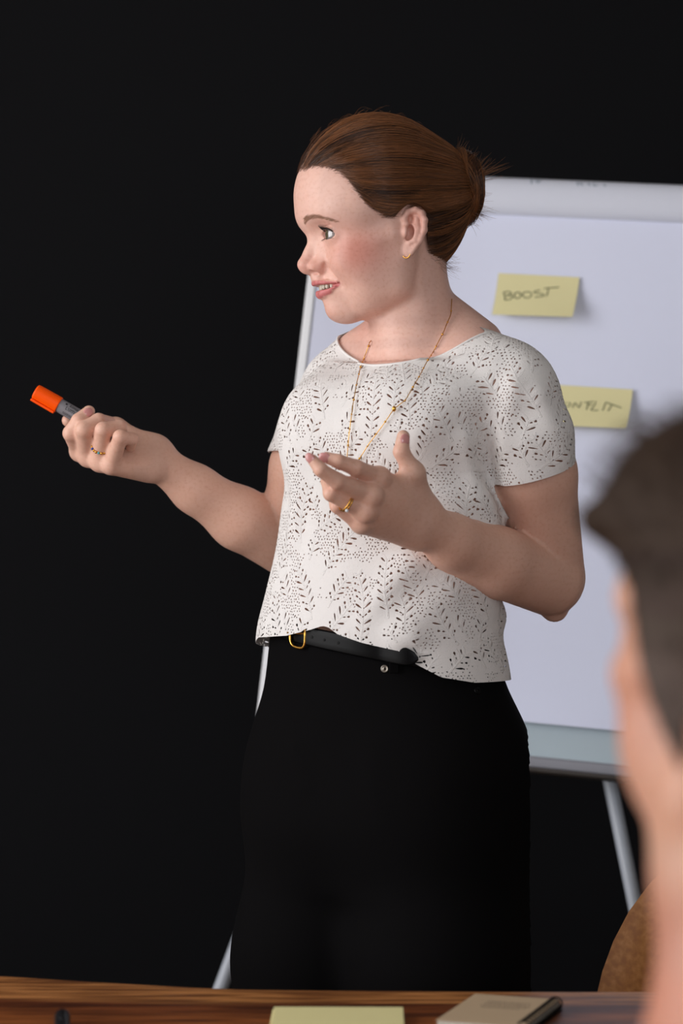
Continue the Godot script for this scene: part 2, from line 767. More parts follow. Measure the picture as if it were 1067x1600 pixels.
# white cotton lace: fern leaves whose leaflets are parted by slits, with netting between them
func lace_material(open: bool) -> StandardMaterial3D:
	var m := mat(Color(1, 1, 1), 0.85, 0.0, 0.25)
	m.uv1_triplanar = true
	m.uv1_triplanar_sharpness = 6.0
	m.backlight_enabled = true
	m.backlight = Color(0.5, 0.48, 0.46)
	if not open:
		m.albedo_color = hexc("ece8e5")
		return m
	var n := 1024
	var img := Image.create_empty(n, n, false, Image.FORMAT_RGBA8)
	img.fill(Color(hexc("ece8e5"), 1.0))
	var high := Image.create_empty(n, n, false, Image.FORMAT_RGBA8)
	high.fill(Color(0.5, 0.5, 0.5))
	var rnd := RandomNumberGenerator.new()
	rnd.seed = 21
	# stems run diagonally; slits already cut are remembered so that nothing overlaps
	var cut := []
	var free := func(c: Vector2, r: float) -> bool:
		for q in cut:
			var d: Vector2 = c - q
			d = Vector2(absf(fposmod(d.x + 0.5, 1.0) - 0.5), absf(fposmod(d.y + 0.5, 1.0) - 0.5))
			if d.length() < r:
				return false
		return true
	var stems := []
	for l in 320:
		var p := Vector2(rnd.randf(), rnd.randf())
		var d := (-1.05 if rnd.randf() < 0.55 else -2.0) + rnd.randf_range(-0.3, 0.3)
		var turn := rnd.randf_range(-0.9, 0.9)
		var long := rnd.randf_range(0.20, 0.36)
		# grow the stem until it meets another leaf
		var line := []
		for i in 90:
			d += turn / 90.0
			p += Vector2(cos(d), sin(d)) * long / 90.0
			var near := false
			for q in stems:
				var e: Vector2 = p - q
				e = Vector2(absf(fposmod(e.x + 0.5, 1.0) - 0.5), absf(fposmod(e.y + 0.5, 1.0) - 0.5))
				if e.length() < 0.060:
					near = true
					break
			if near:
				break
			line.append([p, d])
		if line.size() < 17:
			continue
		var run := 0.0
		for i in line.size():
			var t := float(i) / line.size()
			p = line[i][0]
			d = line[i][1]
			if i % 4 == 0:
				stems.append(p)
			lace_dot(high, p.x * n, p.y * n, 5.5 - 2.5 * t, Color(0.95, 0.95, 0.95))
			run += long / 90.0
			if run < 0.036:
				continue
			run = 0.0
			for side in [-1.0, 1.0]:
				var reach := 0.044 * (0.6 + 0.4 * sin(PI * t)) * rnd.randf_range(0.9, 1.1)
				var a: float = d + side * rnd.randf_range(0.80, 0.95)
				var c := p + Vector2(cos(a), sin(a)) * (0.009 + reach * 0.5)
				if not free.call(c, 0.024):
					continue
				cut.append(c)
				var half := reach * 0.5 * n
				if rnd.randf() < 0.55:
					# a slit bridged by a thread
					var o := Vector2(cos(a), sin(a)) * half / n * 0.55
					lace_hole(img, (c.x + o.x) * n, (c.y + o.y) * n, a, half * 0.42, rnd.randf_range(4.4, 6.4))
					lace_hole(img, (c.x - o.x) * n, (c.y - o.y) * n, a, half * 0.42, rnd.randf_range(2.8, 4.2))
				else:
					lace_hole(img, c.x * n, c.y * n, a, half, rnd.randf_range(3.4, 5.0))
				# the leaflet beside it stands up, with a rib
				for k in 6:
					var e := p + Vector2(cos(a), sin(a)) * (0.006 + reach * k / 5.0) + Vector2(cos(d), sin(d)) * 0.018
					lace_dot(high, e.x * n, e.y * n, 8.0 - absf(k - 2.5) * 1.6, Color(0.80, 0.80, 0.80))
	# netting fills what is left, in patches
	var patch := FastNoiseLite.new()
	patch.seed = 9
	patch.frequency = 0.9
	var pitch := 1.0 / 58.0
	for row in 66:
		for column in 58:
			var c := Vector2((column + (0.5 if row % 2 else 0.0)) * pitch, row / 66.0)
			var v := patch.get_noise_3d(cos(c.x * TAU), sin(c.x * TAU), sin(c.y * TAU) * 1.3) + 0.4 * patch.get_noise_2d(cos(c.y * TAU) * 2.0 + 7.0, c.x * 3.0)
			if v < 0.02 or not free.call(c, 0.023):
				continue
			lace_hole(img, (c.x + rnd.randfn(0, 0.0022)) * n, (c.y + rnd.randfn(0, 0.0022)) * n, rnd.randf() * TAU, rnd.randf_range(3.6, 5.8), rnd.randf_range(2.4, 4.0))
	for i in 9000:   # the twist of the yarn
		lace_dot(high, rnd.randf() * n, rnd.randf() * n, 1.6, Color(rnd.randf_range(0.3, 0.7), 0, 0))
	m.albedo_texture = ImageTexture.create_from_image(img)
	m.transparency = BaseMaterial3D.TRANSPARENCY_ALPHA_SCISSOR
	m.alpha_scissor_threshold = 0.5
	m.heightmap_enabled = true
	m.heightmap_texture = ImageTexture.create_from_image(high)
	m.heightmap_scale = 0.08
	m.uv1_scale = Vector3.ONE / 0.21
	return m

func lace_hole(img: Image, cx: float, cy: float, a: float, len: float, wid: float) -> void:
	var n := img.get_width()
	var r := int(maxf(len, wid)) + 2
	var ca := cos(a)
	var sa := sin(a)
	for y in range(-r, r + 1):
		for x in range(-r, r + 1):
			var u := (x * ca + y * sa) / len
			var v := (-x * sa + y * ca) / (wid * (1.0 + 0.45 * u))
			var d := u * u + v * v
			if d < 1.5:
				var px := posmod(int(cx) + x, n)
				var py := posmod(int(cy) + y, n)
				var c := img.get_pixel(px, py)
				c.a = minf(c.a, smoothstep(0.5, 1.5, d))
				img.set_pixel(px, py, c)

func lace_dot(img: Image, cx: float, cy: float, r: float, c: Color) -> void:
	var n := img.get_width()
	var k := int(r) + 1
	for y in range(-k, k + 1):
		for x in range(-k, k + 1):
			if x * x + y * y <= r * r:
				img.set_pixel(posmod(int(cx) + x, n), posmod(int(cy) + y, n), c)

func plain_box(size: Vector3, at: Vector3, bevel := 0.002) -> ArrayMesh:
	var g := Geo.new()
	g.box(size, bevel, Transform3D(Basis.IDENTITY, at))
	return g.made()

func room() -> void:
	M.black_wall = mat(hexc("151517"), 0.9, 0.0, 0.2)
	M.white_wall = mat(hexc("c9c7c3"), 0.9, 0.0, 0.3)
	M.floor = mat(hexc("6b5a4a"), 0.5, 0.0, 0.4)
	var zb := -1.35
	var zf := 4.5
	var xl := -2.2
	var xr := 3.2
	var mid := (xl + xr) / 2.0
	var wide := xr - xl
	var deep := zf - zb
	struct("floor", plain_box(Vector3(wide + 0.4, 0.1, deep + 0.4), Vector3(mid, -0.05, (zb + zf) / 2.0)), M.floor)
	struct("ceiling", plain_box(Vector3(wide + 0.4, 0.1, deep + 0.4), Vector3(mid, 2.85, (zb + zf) / 2.0)), M.white_wall)
	struct("wall_back", plain_box(Vector3(wide + 0.4, 2.8, 0.15), Vector3(mid, 1.4, zb - 0.075)), M.black_wall)
	struct("wall_right", plain_box(Vector3(0.15, 2.8, deep), Vector3(xr + 0.075, 1.4, (zb + zf) / 2.0)), M.white_wall)
	# left wall with a wide window, front wall with a smaller one added to hold the fill light
	holed_wall("wall_left", true, xl, zb, zf, 0.0, 2.1, 0.72, 2.52, M.white_wall, 1)
	holed_wall("wall_front", false, zf, xl, xr, -0.3, 1.3, 0.9, 2.2, M.white_wall, 2)

func holed_wall(called: String, side: bool, at: float, a: float, b: float, h0: float, h1: float, y0: float, y1: float, m: Material, n: int) -> void:
	var g := Geo.new()
	var t := 0.15
	for r in [[a, h0, 0.0, 2.8], [h1, b, 0.0, 2.8], [h0, h1, 0.0, y0], [h0, h1, y1, 2.8]]:
		var s := Vector3(t, r[3] - r[2], r[1] - r[0]) if side else Vector3(r[1] - r[0], r[3] - r[2], t)
		var o := at - t / 2.0 if side else at + t / 2.0
		var c := Vector3(o, (r[2] + r[3]) / 2.0, (r[0] + r[1]) / 2.0) if side else Vector3((r[0] + r[1]) / 2.0, (r[2] + r[3]) / 2.0, o)
		g.box(s, 0.001, Transform3D(Basis.IDENTITY, c))
	struct(called, g.made(), m)
	# frame and pane
	var f := Geo.new()
	var w := h1 - h0
	var hh := y1 - y0
	for bar in [[0.0, 0.5, 1.0, 0.06], [0.0, -0.5, 1.0, 0.06], [0.5, 0.0, 0.0, 0.06], [-0.5, 0.0, 0.0, 0.06], [0.0, 0.0, 0.0, 0.04]]:
		var len := w if bar[2] == 1.0 else hh
		var p := Vector2((h0 + h1) / 2.0 + bar[0] * (w - 0.06), (y0 + y1) / 2.0 + bar[1] * (hh - 0.06))
		var o := at - 0.11 if side else at + 0.11
		var along := w if bar[2] == 1.0 else float(bar[3])
		var tall := float(bar[3]) if bar[2] == 1.0 else hh
		f.box(Vector3(0.05, tall, along) if side else Vector3(along, tall, 0.05), 0.004, Transform3D(Basis.IDENTITY, Vector3(o, p.y, p.x) if side else Vector3(p.x, p.y, o)))
	var win := struct("window_%d" % n, f.made(), mat(hexc("d8d8d6"), 0.5))
	var glass := mat(Color(0.95, 0.98, 0.98, 0.04), 0.0, 0.0, 0.5)
	glass.transparency = BaseMaterial3D.TRANSPARENCY_ALPHA
	for k in 2:
		var c := (h0 + h1) / 2.0 + (k - 0.5) * w / 2.0
		var o := at - 0.11 if side else at + 0.11
		var pm := plain_box(Vector3(0.006, hh - 0.12, w / 2.0 - 0.05) if side else Vector3(w / 2.0 - 0.05, hh - 0.12, 0.006), Vector3(o, (y0 + y1) / 2.0, c) if side else Vector3(c, (y0 + y1) / 2.0, o), 0.001)
		part("window_pane", pm, glass, win)

var board_xf: Transform3D

# where the line of sight of a pixel meets the plane of the flip chart, in the board's own axes
func on_board(px: float, py: float) -> Vector3:
	var d := P(px, py, -0.6) - EYE
	var n := board_xf.basis.z
	var t := (board_xf.origin - EYE).dot(n) / d.dot(n)
	return board_xf.affine_inverse() * (EYE + d * t)

func flip_chart() -> void:
	var bs := Basis(Vector3.UP, deg_to_rad(-12.9)) * Basis(Vector3.RIGHT, deg_to_rad(-9.83)) * Basis(Vector3.BACK, deg_to_rad(-4.31))
	board_xf = Transform3D(bs, Vector3(0.2, 1.25, -0.6))
	var o := thing("flip_chart", "white flip chart easel with a paper pad, standing before the black wall", "flip chart", Vector3(0.3, 0, -0.6))
	var xf := Transform3D(Basis.IDENTITY, -o.position) * board_xf
	var white := mat(hexc("d6d8e4"), 0.45, 0.0, 0.4)
	var frame_m := mat(hexc("f6f7fa"), 0.5, 0.0, 0.5)
	var paper_m := mat(hexc("dde0f3"), 0.92, 0.0, 0.2)
	var x0 := -0.2816
	var x1 := 0.4184
	var xm := (x0 + x1) / 2.0
	var g := Geo.new()
	g.box(Vector3(x1 - x0 - 0.02, 0.775, 0.006), 0.001, Transform3D(Basis.IDENTITY, Vector3(xm, -0.005, -0.006)))
	part("writing_board", g.made(), mat(hexc("b4c1c8"), 0.22, 0.0, 0.5), o, xf)
	for s in [0, 1]:
		g = Geo.new()
		g.box(Vector3(0.016, 0.785, 0.020), 0.004, Transform3D(Basis.IDENTITY, Vector3(x0 + 0.008 if s == 0 else x1 - 0.008, -0.0, -0.004)))
		part("side_rail", g.made(), frame_m, o, xf)
	# paper pad: the top sheet and the sheets below it
	for k in 3:
		var pts := []
		for i in 15:
			var row := []
			var v := i / 14.0
			for j in 13:
				var u := j / 12.0
				var wav := 0.0012 * sin(u * 5.0 + v * 3.0) * v + 0.0010 * sin(v * 9.0 + u * 2.0)
				row.append(Vector3(x0 + 0.0165 + u * (x1 - x0 - 0.033), lerpf(0.35, -0.3333 + 0.004 * k, v), 0.0075 - 0.0012 * k + wav + 0.004 * v * (1.0 - 0.3 * k)))
			pts.append(row)
		g = Geo.new()
		g.grid(pts, false, false, true)
		part("paper_sheet", g.made(), paper_m, o, xf)
	# clamp bar along the top, softly rounded
	var prof := []
	for q in [[0.3428, 0.006], [0.3432, 0.013], [0.350, 0.0185], [0.358, 0.0215], [0.368, 0.0230], [0.380, 0.0215], [0.390, 0.016], [0.3955, 0.008], [0.3966, -0.002], [0.394, -0.014], [0.345, -0.016]]:
		prof.append(q)
	var rows := []
	for q in prof:
		rows.append([Vector3(x0 - 0.004, q[0], q[1]), Vector3(xm, q[0], q[1]), Vector3(x1 + 0.004, q[0], q[1])])
	g = Geo.new()
	g.grid(rows, false, true)
	for e in [0, 2]:
		var ring := []
		for r in rows:
			ring.append(r[e])
		g.cap(ring, Vector3(-1 if e == 0 else 1, 0, 0))
	var clamp_bar := part("clamp_bar", g.made(), white, o, xf)
	# ghosts of wiped marker strokes on the bar
	var ghost := mat(hexc("8e9aa6"), 0.7)
	for st in [[[833, 283], [834, 290]], [[840, 284], [843, 289], [847, 284]], [[904, 287], [906, 293], [910, 288], [913, 293]], [[921, 289], [925, 293]], [[930, 290], [931, 294], [936, 293]], [[946, 291], [949, 294]]]:
		var line := []
		for q in st:
			var b := on_board(q[0], q[1])
			line.append(Vector3(b.x, b.y - 0.003, 0.0165 + (0.392 - b.y) * 0.55))
		g = Geo.new()
		g.tube(line, [0.0012], 5)
		part("faded_mark", g.made(), ghost, clamp_bar)
	# lower rail with the pen ledge
	g = Geo.new()
	g.box(Vector3(x1 - x0 + 0.004, 0.016, 0.020), 0.003, Transform3D(Basis.IDENTITY, Vector3(xm, -0.384, -0.004)))
	part("lower_rail", g.made(), mat(hexc("8d8c93"), 0.45, 0.0, 0.5), o, xf)
	g = Geo.new()
	g.box(Vector3(x1 - x0 - 0.08, 0.006, 0.055), 0.002, Transform3D(Basis.IDENTITY, Vector3(xm, -0.395, 0.014)))
	part("pen_ledge", g.made(), mat(hexc("3a332e"), 0.6), o, xf)
	# legs
	var leg_m := mat(hexc("b4b9c2"), 0.35, 0.0, 0.5)
	for l in [[P(476, 1195, -0.63), P(78, 2300, -0.45)], [P(953, 1205, -0.56), P(1171, 2295, -0.35)]]:
		g = Geo.new()
		var a: Vector3 = l[0] - o.position
		var b: Vector3 = l[1] - o.position
		b.y = 0.012
		a += (a - b).normalized() * 0.16 + Vector3(0, 0, -0.035)
		g.tube([a, b], [0.0095], 16)
		var leg := part("leg", g.made(), leg_m, o)
		g = Geo.new()
		g.tube([b + Vector3(0, -0.012, 0), b + Vector3(0, 0.02, 0)], [0.013], 12)
		part("rubber_foot", g.made(), M.belt, leg)
	g = Geo.new()
	g.tube([board_xf * Vector3(0.068, 0.25, -0.02) - o.position, Vector3(-0.24, 0.005, -0.55)], [0.0095], 16)
	part("leg", g.made(), leg_m, o)
	# sticky notes with handwriting
	var px := func(zx: float, zy: float) -> Vector2: return Vector2(760 + zx / 4.446, 420 + zy / 4.446)
	var words := [
		[[[133, 185], [146, 242]], [[128, 190], [160, 180], [184, 188], [180, 200], [150, 212], [182, 210], [196, 222], [180, 238], [140, 243]], [[214, 190], [206, 210], [216, 228], [238, 230], [252, 212], [244, 190], [228, 186], [214, 190]], [[270, 188], [264, 208], [280, 226], [308, 227], [326, 209], [318, 188], [296, 182], [272, 187]], [[384, 170], [352, 176], [344, 188], [380, 196], [412, 204], [404, 216], [350, 224]], [[412, 158], [450, 154], [514, 149]], [[440, 158], [438, 190], [430, 217]]],
		[[[528, 950], [500, 955], [490, 975], [512, 990], [538, 982]], [[560, 948], [552, 968], [566, 980], [590, 972], [594, 956], [578, 948]], [[612, 986], [626, 950], [655, 984], [668, 944]], [[718, 946], [708, 1002]], [[690, 948], [728, 944], [752, 940]], [[712, 968], [746, 962]], [[770, 940], [760, 972], [740, 1004], [790, 1006]], [[836, 952], [820, 1008]], [[836, 946], [880, 962], [948, 988]], [[884, 960], [870, 988], [858, 1012]]]]
	var notes := [[Vector2(-0.0165, 0.2612), Vector2(0.1093, 0.0610), "BOOST", "yellow sticky note reading BOOST on the upper half of the flip chart"], [Vector2(0.0680, 0.1136), Vector2(0.1096, 0.0578), "CONFLIT", "yellow sticky note partly behind the woman's sleeve, lower of the two on the flip chart"]]
	var note_m := mat(hexc("e2d9a8"), 0.85, 0.0, 0.2)
	note_m.backlight_enabled = true
	note_m.backlight = Color(0.25, 0.22, 0.1)
	var ink := mat(hexc("3f4c34"), 0.7)
	for k in 2:
		var tl: Vector2 = notes[k][0]
		var sz: Vector2 = notes[k][1]
		var n := thing("sticky_note", notes[k][3], "sticky note", board_xf * Vector3(tl.x, tl.y, 0.01), 0.0, "sticky notes on the flip chart")
		var nx := Transform3D(Basis.IDENTITY, -n.position) * board_xf
		var lift := func(u: float, v: float) -> float: return 0.0125 + 0.027 * pow(v, 1.7) * (0.55 + 0.45 * u)
		var rows2 := []
		for i in 11:
			var row := []
			for j in 11:
				row.append(Vector3(tl.x + sz.x * j / 10.0, tl.y - sz.y * i / 10.0, lift.call(j / 10.0, i / 10.0)))
			rows2.append(row)
		g = Geo.new()
		g.grid(rows2, false, false, true)
		part("note_paper", g.made(), note_m, n, nx)
		for st in words[k]:
			var line := []
			for q in st:
				var pp: Vector2 = px.call(q[0], q[1])
				var b := on_board(pp.x, pp.y)
				var u := (b.x - tl.x) / sz.x
				var v := (tl.y - b.y) / sz.y
				line.append(Vector3(b.x, b.y, lift.call(u, v) + 0.0004))
			g = Geo.new()
			g.tube(smooth_path(line, 5), [0.00062], 5)
			part("pen_stroke", g.made(), ink, n, nx)

# ---------------------------------------------------------------- table, chair and what lies on the table
const TABLE_Y := 0.74

func table_edge(x: float) -> float:
	# z of the far, natural edge of the slab
	var xs := [-1.2, -0.75, -0.50, -0.332, -0.213, -0.099, 0.05, 0.25, 0.6, 1.2]
	var zs := [0.16, 0.19, 0.215, 0.255, 0.292, 0.321, 0.329, 0.333, 0.325, 0.30]
	for i in xs.size() - 1:
		if x <= xs[i + 1]:
			return cubic_interpolate(zs[i], zs[i + 1], zs[maxi(i - 1, 0)], zs[mini(i + 2, zs.size() - 1)], (x - xs[i]) / (xs[i + 1] - xs[i]))
	return zs[-1]

func chair_and_table() -> void:
	var o := thing("table", "wooden slab table with a pale natural edge, in front of the woman", "table", Vector3(0.05, 0, 0.72))
	var wood := mat(Color(1, 1, 1), 0.42, 0.0, 0.45)
	wood.vertex_color_use_as_albedo = true
	wood.uv1_triplanar = true
	wood.uv1_world_triplanar = true
	wood.uv1_scale = Vector3(0.9, 7.0, 9.0)
	wood.albedo_texture = noise_tex(0.012, 4, [hexc("8f7a68"), hexc("c8b8a4"), hexc("fff4e6")], [0.25, 0.5, 0.8], 512, FastNoiseLite.TYPE_SIMPLEX_SMOOTH, 5)
	wood.heightmap_enabled = true
	wood.heightmap_texture = wood.albedo_texture
	wood.heightmap_scale = 0.02
	var g := Geo.new()
	var rows := []
	var near := 1.16
	# across the slab: under the edge, round the edge, over the sapwood to the heartwood and on to the near edge
	for k in 30:
		var row := []
		for i in 97:
			var x := lerpf(-1.2, 1.2, i / 96.0)
			var e := table_edge(x)
			var band := lerpf(0.125, 0.062, smoothstep(-0.40, 0.10, x)) + 0.006 * sin(x * 9.0)
			var y := TABLE_Y
			var z := e
			if k < 6:
				var a := lerpf(-PI / 2.0, PI / 2.0, k / 5.0)
				z = e + 0.006 - cos(a) * 0.006 + (0.012 if k == 0 else 0.0)
				y = TABLE_Y - 0.022 + sin(a) * 0.022
			elif k < 14:
				z = e + 0.007 + (band - 0.007) * (k - 5) / 8.0
			elif k < 25:
				z = lerpf(e + band + 0.004, near, (k - 14) / 10.0)
			else:
				z = near if k < 29 else e + 0.02
				y = TABLE_Y - 0.044 * (k - 25) / 3.0 if k < 29 else TABLE_Y - 0.044
			row.append(Vector3(x, y, z) - o.position)
		rows.append(row)
	g.grid(rows)
	for k in 30:
		for i in 97:
			var c := lin("b98250") if k < 13 else lin("9a5c30")
			if k == 13 or k == 14:
				c = lin("6f3d1e")
			g.col.append(c)
	for e in [0, 96]:
		var ring := []
		for r in rows:
			ring.append(r[e])
		g.cap(ring, Vector3(-1 if e == 0 else 1, 0, 0))
		for q in ring.size() + 1:
			g.col.append(lin("7a4a26"))
	part("tabletop", g.made(), wood, o)
	for s in [[-0.95, 0.42], [0.95, 0.45], [-0.95, 1.02], [0.95, 1.02]]:
		var lg := Geo.new()
		var top := Vector3(s[0], TABLE_Y - 0.043, s[1]) - o.position
		lg.tube([top + Vector3(signf(s[0]) * 0.04, -TABLE_Y + 0.043, 0), top], [0.022, 0.028], 12)
		part("leg", lg.made(), M.belt, o)
	# sticky pad
	var pad_m := mat(hexc("e3d9a0"), 0.85, 0.0, 0.2)
	var pad := thing("sticky_note_pad", "pale yellow pad of sticky notes lying near the far edge of the table", "sticky notes", Vector3(0.0, TABLE_Y, 0.0), 0.0)
	pad.position = Vector3(-0.0037, TABLE_Y + 0.0005, 0.49)
	pad.rotation.y = deg_to_rad(-0.8)
	for k in 7:
		var pg := Geo.new()
		pg.box(Vector3(0.115, 0.0012, 0.078), 0.0003, Transform3D(Basis(Vector3.UP, 0.006 * sin(k * 2.1)), Vector3(0.0006 * sin(k * 1.3), 0.0007 + 0.0012 * k, 0.0005 * cos(k * 2.7))))
		part("note_sheet", pg.made(), pad_m, pad)
	# spiral notebook
	var kraft := mat(hexc("b9a184"), 0.8, 0.0, 0.2)
	var A := Vector3(0.122, 0, 2.6 - 2.206)
	var B := Vector3(0.0876, 0, 2.6 - 2.109)
	var ab := (B - A).normalized()
	var across := Vector3(-ab.z, 0, ab.x)
	if across.x < 0:
		across = -across
	var nb := thing("notebook", "small kraft paper notebook with a black spiral, lying on the table", "notebook", Vector3(A.x, TABLE_Y + 0.0005, A.z))
	var nxf := Transform3D(Basis(across, Vector3.UP, across.cross(Vector3.UP)), Vector3.ZERO)
	if (nxf.basis.z - ab).length() > 1.0:
		nxf.basis.z = ab
	var w := 0.080
	var h := 0.120
	var cv := Geo.new()
	cv.box(Vector3(w, 0.001, h), 0.0004, Transform3D(Basis.IDENTITY, Vector3(w / 2.0, 0.0085, h / 2.0)))
	cv = turned(cv, nxf)
	part("front_cover", cv.made(), kraft, nb)
	cv = Geo.new()
	cv.box(Vector3(w - 0.002, 0.0068, h - 0.002), 0.0004, Transform3D(Basis.IDENTITY, Vector3(w / 2.0, 0.0045, h / 2.0)))
	cv = turned(cv, nxf)
	part("pages", cv.made(), mat(hexc("d9d3c6"), 0.9), nb)
	cv = Geo.new()
	cv.box(Vector3(w + 0.002, 0.001, h), 0.0004, Transform3D(Basis.IDENTITY, Vector3(w / 2.0 + 0.002, 0.0006, h / 2.0)))
	cv = turned(cv, nxf)
	part("back_cover", cv.made(), M.belt, nb)
	for i in 13:
		var z := 0.006 + i * (h - 0.012) / 12.0
		var loop := []
		for q in 17:
			var an := TAU * q / 16.0
			loop.append(nxf * Vector3(w - 0.0025 + 0.0062 * cos(an), 0.0062 + 0.0060 * sin(an), z + 0.0018 * q / 16.0))
		cv = Geo.new()
		cv.tube(loop, [0.0009], 6, false)
		part("spiral_loop", cv.made(), M.belt, nb)
	var print_m := mat(hexc("8f7c66"), 0.8)
	var rnd := RandomNumberGenerator.new()
	rnd.seed = 3
	# faint lines of print on the cover, too blurred to read
	for i in 5:
		var pg := Geo.new()
		var x := 0.018 + rnd.randf_range(0.0, 0.006)
		var stop := 0.058 + rnd.randf_range(-0.006, 0.004)
		while x < stop:
			var bw := rnd.randf_range(0.0015, 0.0045)
			pg.box(Vector3(bw, 0.0002, 0.0024 if i % 2 == 0 else 0.0014), 0.00005, Transform3D(Basis.IDENTITY, Vector3(x + bw / 2.0, 0.0092, 0.030 + i * 0.0062)))
			x += bw + rnd.randf_range(0.0006, 0.0014)
		pg = turned(pg, nxf)
		part("print", pg.made(), print_m, nb)
	# black pen, its end towards the far edge
	var pen := thing("pen", "black pen lying on the table at the left, only its rounded end in view", "pen", Vector3(-0.2456, TABLE_Y + 0.0075, 0.478))
	var pb := Geo.new()
	pb.lathe([Vector2(0.0, 0.0), Vector2(0.0035, 0.0005), Vector2(0.0058, 0.003), Vector2(0.0070, 0.008), Vector2(0.0070, 0.118), Vector2(0.0045, 0.132), Vector2(0.001, 0.140), Vector2(0.0, 0.140)], 24, Transform3D(Basis(Vector3(0.993, 0, -0.115), Vector3(0.115, 0, 0.993), Vector3(0, -1, 0)), Vector3.ZERO))
	part("barrel", pb.made(), mat(hexc("121214"), 0.35), pen)
	var cl := Geo.new()
	cl.box(Vector3(0.003, 0.0015, 0.040), 0.0005, Transform3D(Basis(Vector3.UP, 0.115), Vector3(0.003, 0.0078, 0.034)))
	part("clip", cl.made(), mat(hexc("1b1b1e"), 0.3), pen)
	make_chair(Vector3(0.492, 0, 0.05), 0.0, "brown leather chair tucked in at the far side of the table", false)

func turned(g: Geo, xf: Transform3D) -> Geo:
	for i in g.v.size():
		g.v[i] = xf * g.v[i]
		g.n[i] = (xf.basis * g.n[i]).normalized()
	return g

var chair_mesh := {}

func make_chair(at: Vector3, turn: float, label: String, _far: bool) -> Node3D:
	# seat towards +z of its own frame, the back curving up behind it
	var o := thing("leather_chair", label, "chair", at, turn, "brown leather chairs at the table")
	if chair_mesh.is_empty():
		var leather := mat(Color(1, 1, 1), 0.5, 0.0, 0.45)
		leather.uv1_triplanar = true
		leather.uv1_scale = Vector3(4, 4, 4)
		leather.albedo_texture = noise_tex(0.035, 8, [hexc("9a6030"), hexc("aa6e36"), hexc("ba7f48")], [0.2, 0.5, 0.85], 512, FastNoiseLite.TYPE_SIMPLEX, 5)
		leather.heightmap_enabled = true
		leather.heightmap_texture = leather.albedo_texture
		leather.heightmap_scale = 0.04
		chair_mesh.leather = leather
		# back: a curved padded shell, narrower and rounded at the top
		var rows := []
		for face in 2:
			for i in 15:
				var v := i / 14.0
				if face == 1:
					v = 1.0 - v
				var row := []
				var half := 0.235 * sqrt(maxf(0.0, 1.0 - pow(maxf(v - 0.30, 0.0) / 0.72, 2.6))) * lerpf(0.94, 1.0, minf(v * 4.0, 1.0))
				for j in 21:
					var u := j / 10.0 - 1.0
					var edge := sqrt(maxf(0.0, 1.0 - pow(absf(u), 5.0)))
					var bow := 0.055 * u * u
					var thick := 0.020 * edge * sqrt(maxf(0.0, 1.0 - pow(absf(v * 2.0 - 1.0), 6.0)))
					row.append(Vector3(u * half, 0.43 + 0.43 * v, -0.07 * v + bow + (thick if face == 0 else -thick)))
				rows.append(row)
		var g := Geo.new()
		g.grid(rows, false, true, false)
		chair_mesh.back = g.made()
		g = Geo.new()
		g.box(Vector3(0.46, 0.07, 0.44), 0.03, Transform3D(Basis.IDENTITY, Vector3(0, 0.425, 0.24)))
		chair_mesh.seat = g.made()
		g = Geo.new()
		g.tube([Vector3(0, 0.0, 0), Vector3(0, 0.40, 0)], [0.012, 0.018], 12)
		chair_mesh.leg = g.made()
		chair_mesh.wood = mat(hexc("2a1c12"), 0.5)
	part("backrest", chair_mesh.back, chair_mesh.leather, o)
	part("seat", chair_mesh.seat, chair_mesh.leather, o)
	for s in [[-0.19, 0.06], [0.19, 0.06], [-0.19, 0.42], [0.19, 0.42]]:
		part("leg", chair_mesh.leg, chair_mesh.wood, o, Transform3D(Basis.IDENTITY, Vector3(s[0], 0, s[1])))
	return o

# ---------------------------------------------------------------- the woman
const HEAD_TURN := 13.0
const EYE_AT := Vector3(0.0705, -0.0278, 0.0318)
const BODY_TURN := 35.0
# pixel row, pixel column, half width, half depth of the top around the trunk
const TRUNK := [[1200, 600, 0.150, 0.113], [1130, 598, 0.146, 0.110], [1060, 597, 0.1475, 0.1125], [990, 591, 0.1425, 0.110], [930, 596, 0.136, 0.104], [860, 607, 0.132, 0.101], [790, 613, 0.1295, 0.098], [740, 610, 0.121, 0.092], [670, 626, 0.129, 0.098], [610, 643, 0.133, 0.087], [570, 651, 0.114, 0.060]]
var head_xf: Transform3D
var body_xf: Transform3D     # x her left, y up, z forward

func head_point(u: float, v: float, w: float) -> Vector3:
	return head_xf * Vector3(u, v, w)

func hairline(u: float) -> float:
	var xs := [-0.12, -0.06, -0.047, -0.025, -0.0215, -0.0180, 0.0115, 0.0160, 0.027, 0.0396, 0.050, 0.058, 0.0645, 0.0705, 0.078, 0.087, 0.097, 0.107, 0.13]
	var ys := [-0.060, -0.058, -0.056, -0.046, -0.036, 0.0020, 0.0030, -0.0085, -0.0090, -0.0010, 0.0065, 0.0150, 0.0255, 0.0345, 0.0410, 0.0455, 0.0480, 0.0455, 0.042]
	for i in xs.size() - 1:
		if u <= xs[i + 1]:
			return lerpf(ys[i], ys[i + 1], clampf((u - xs[i]) / (xs[i + 1] - xs[i]), 0.0, 1.0))
	return ys[-1]

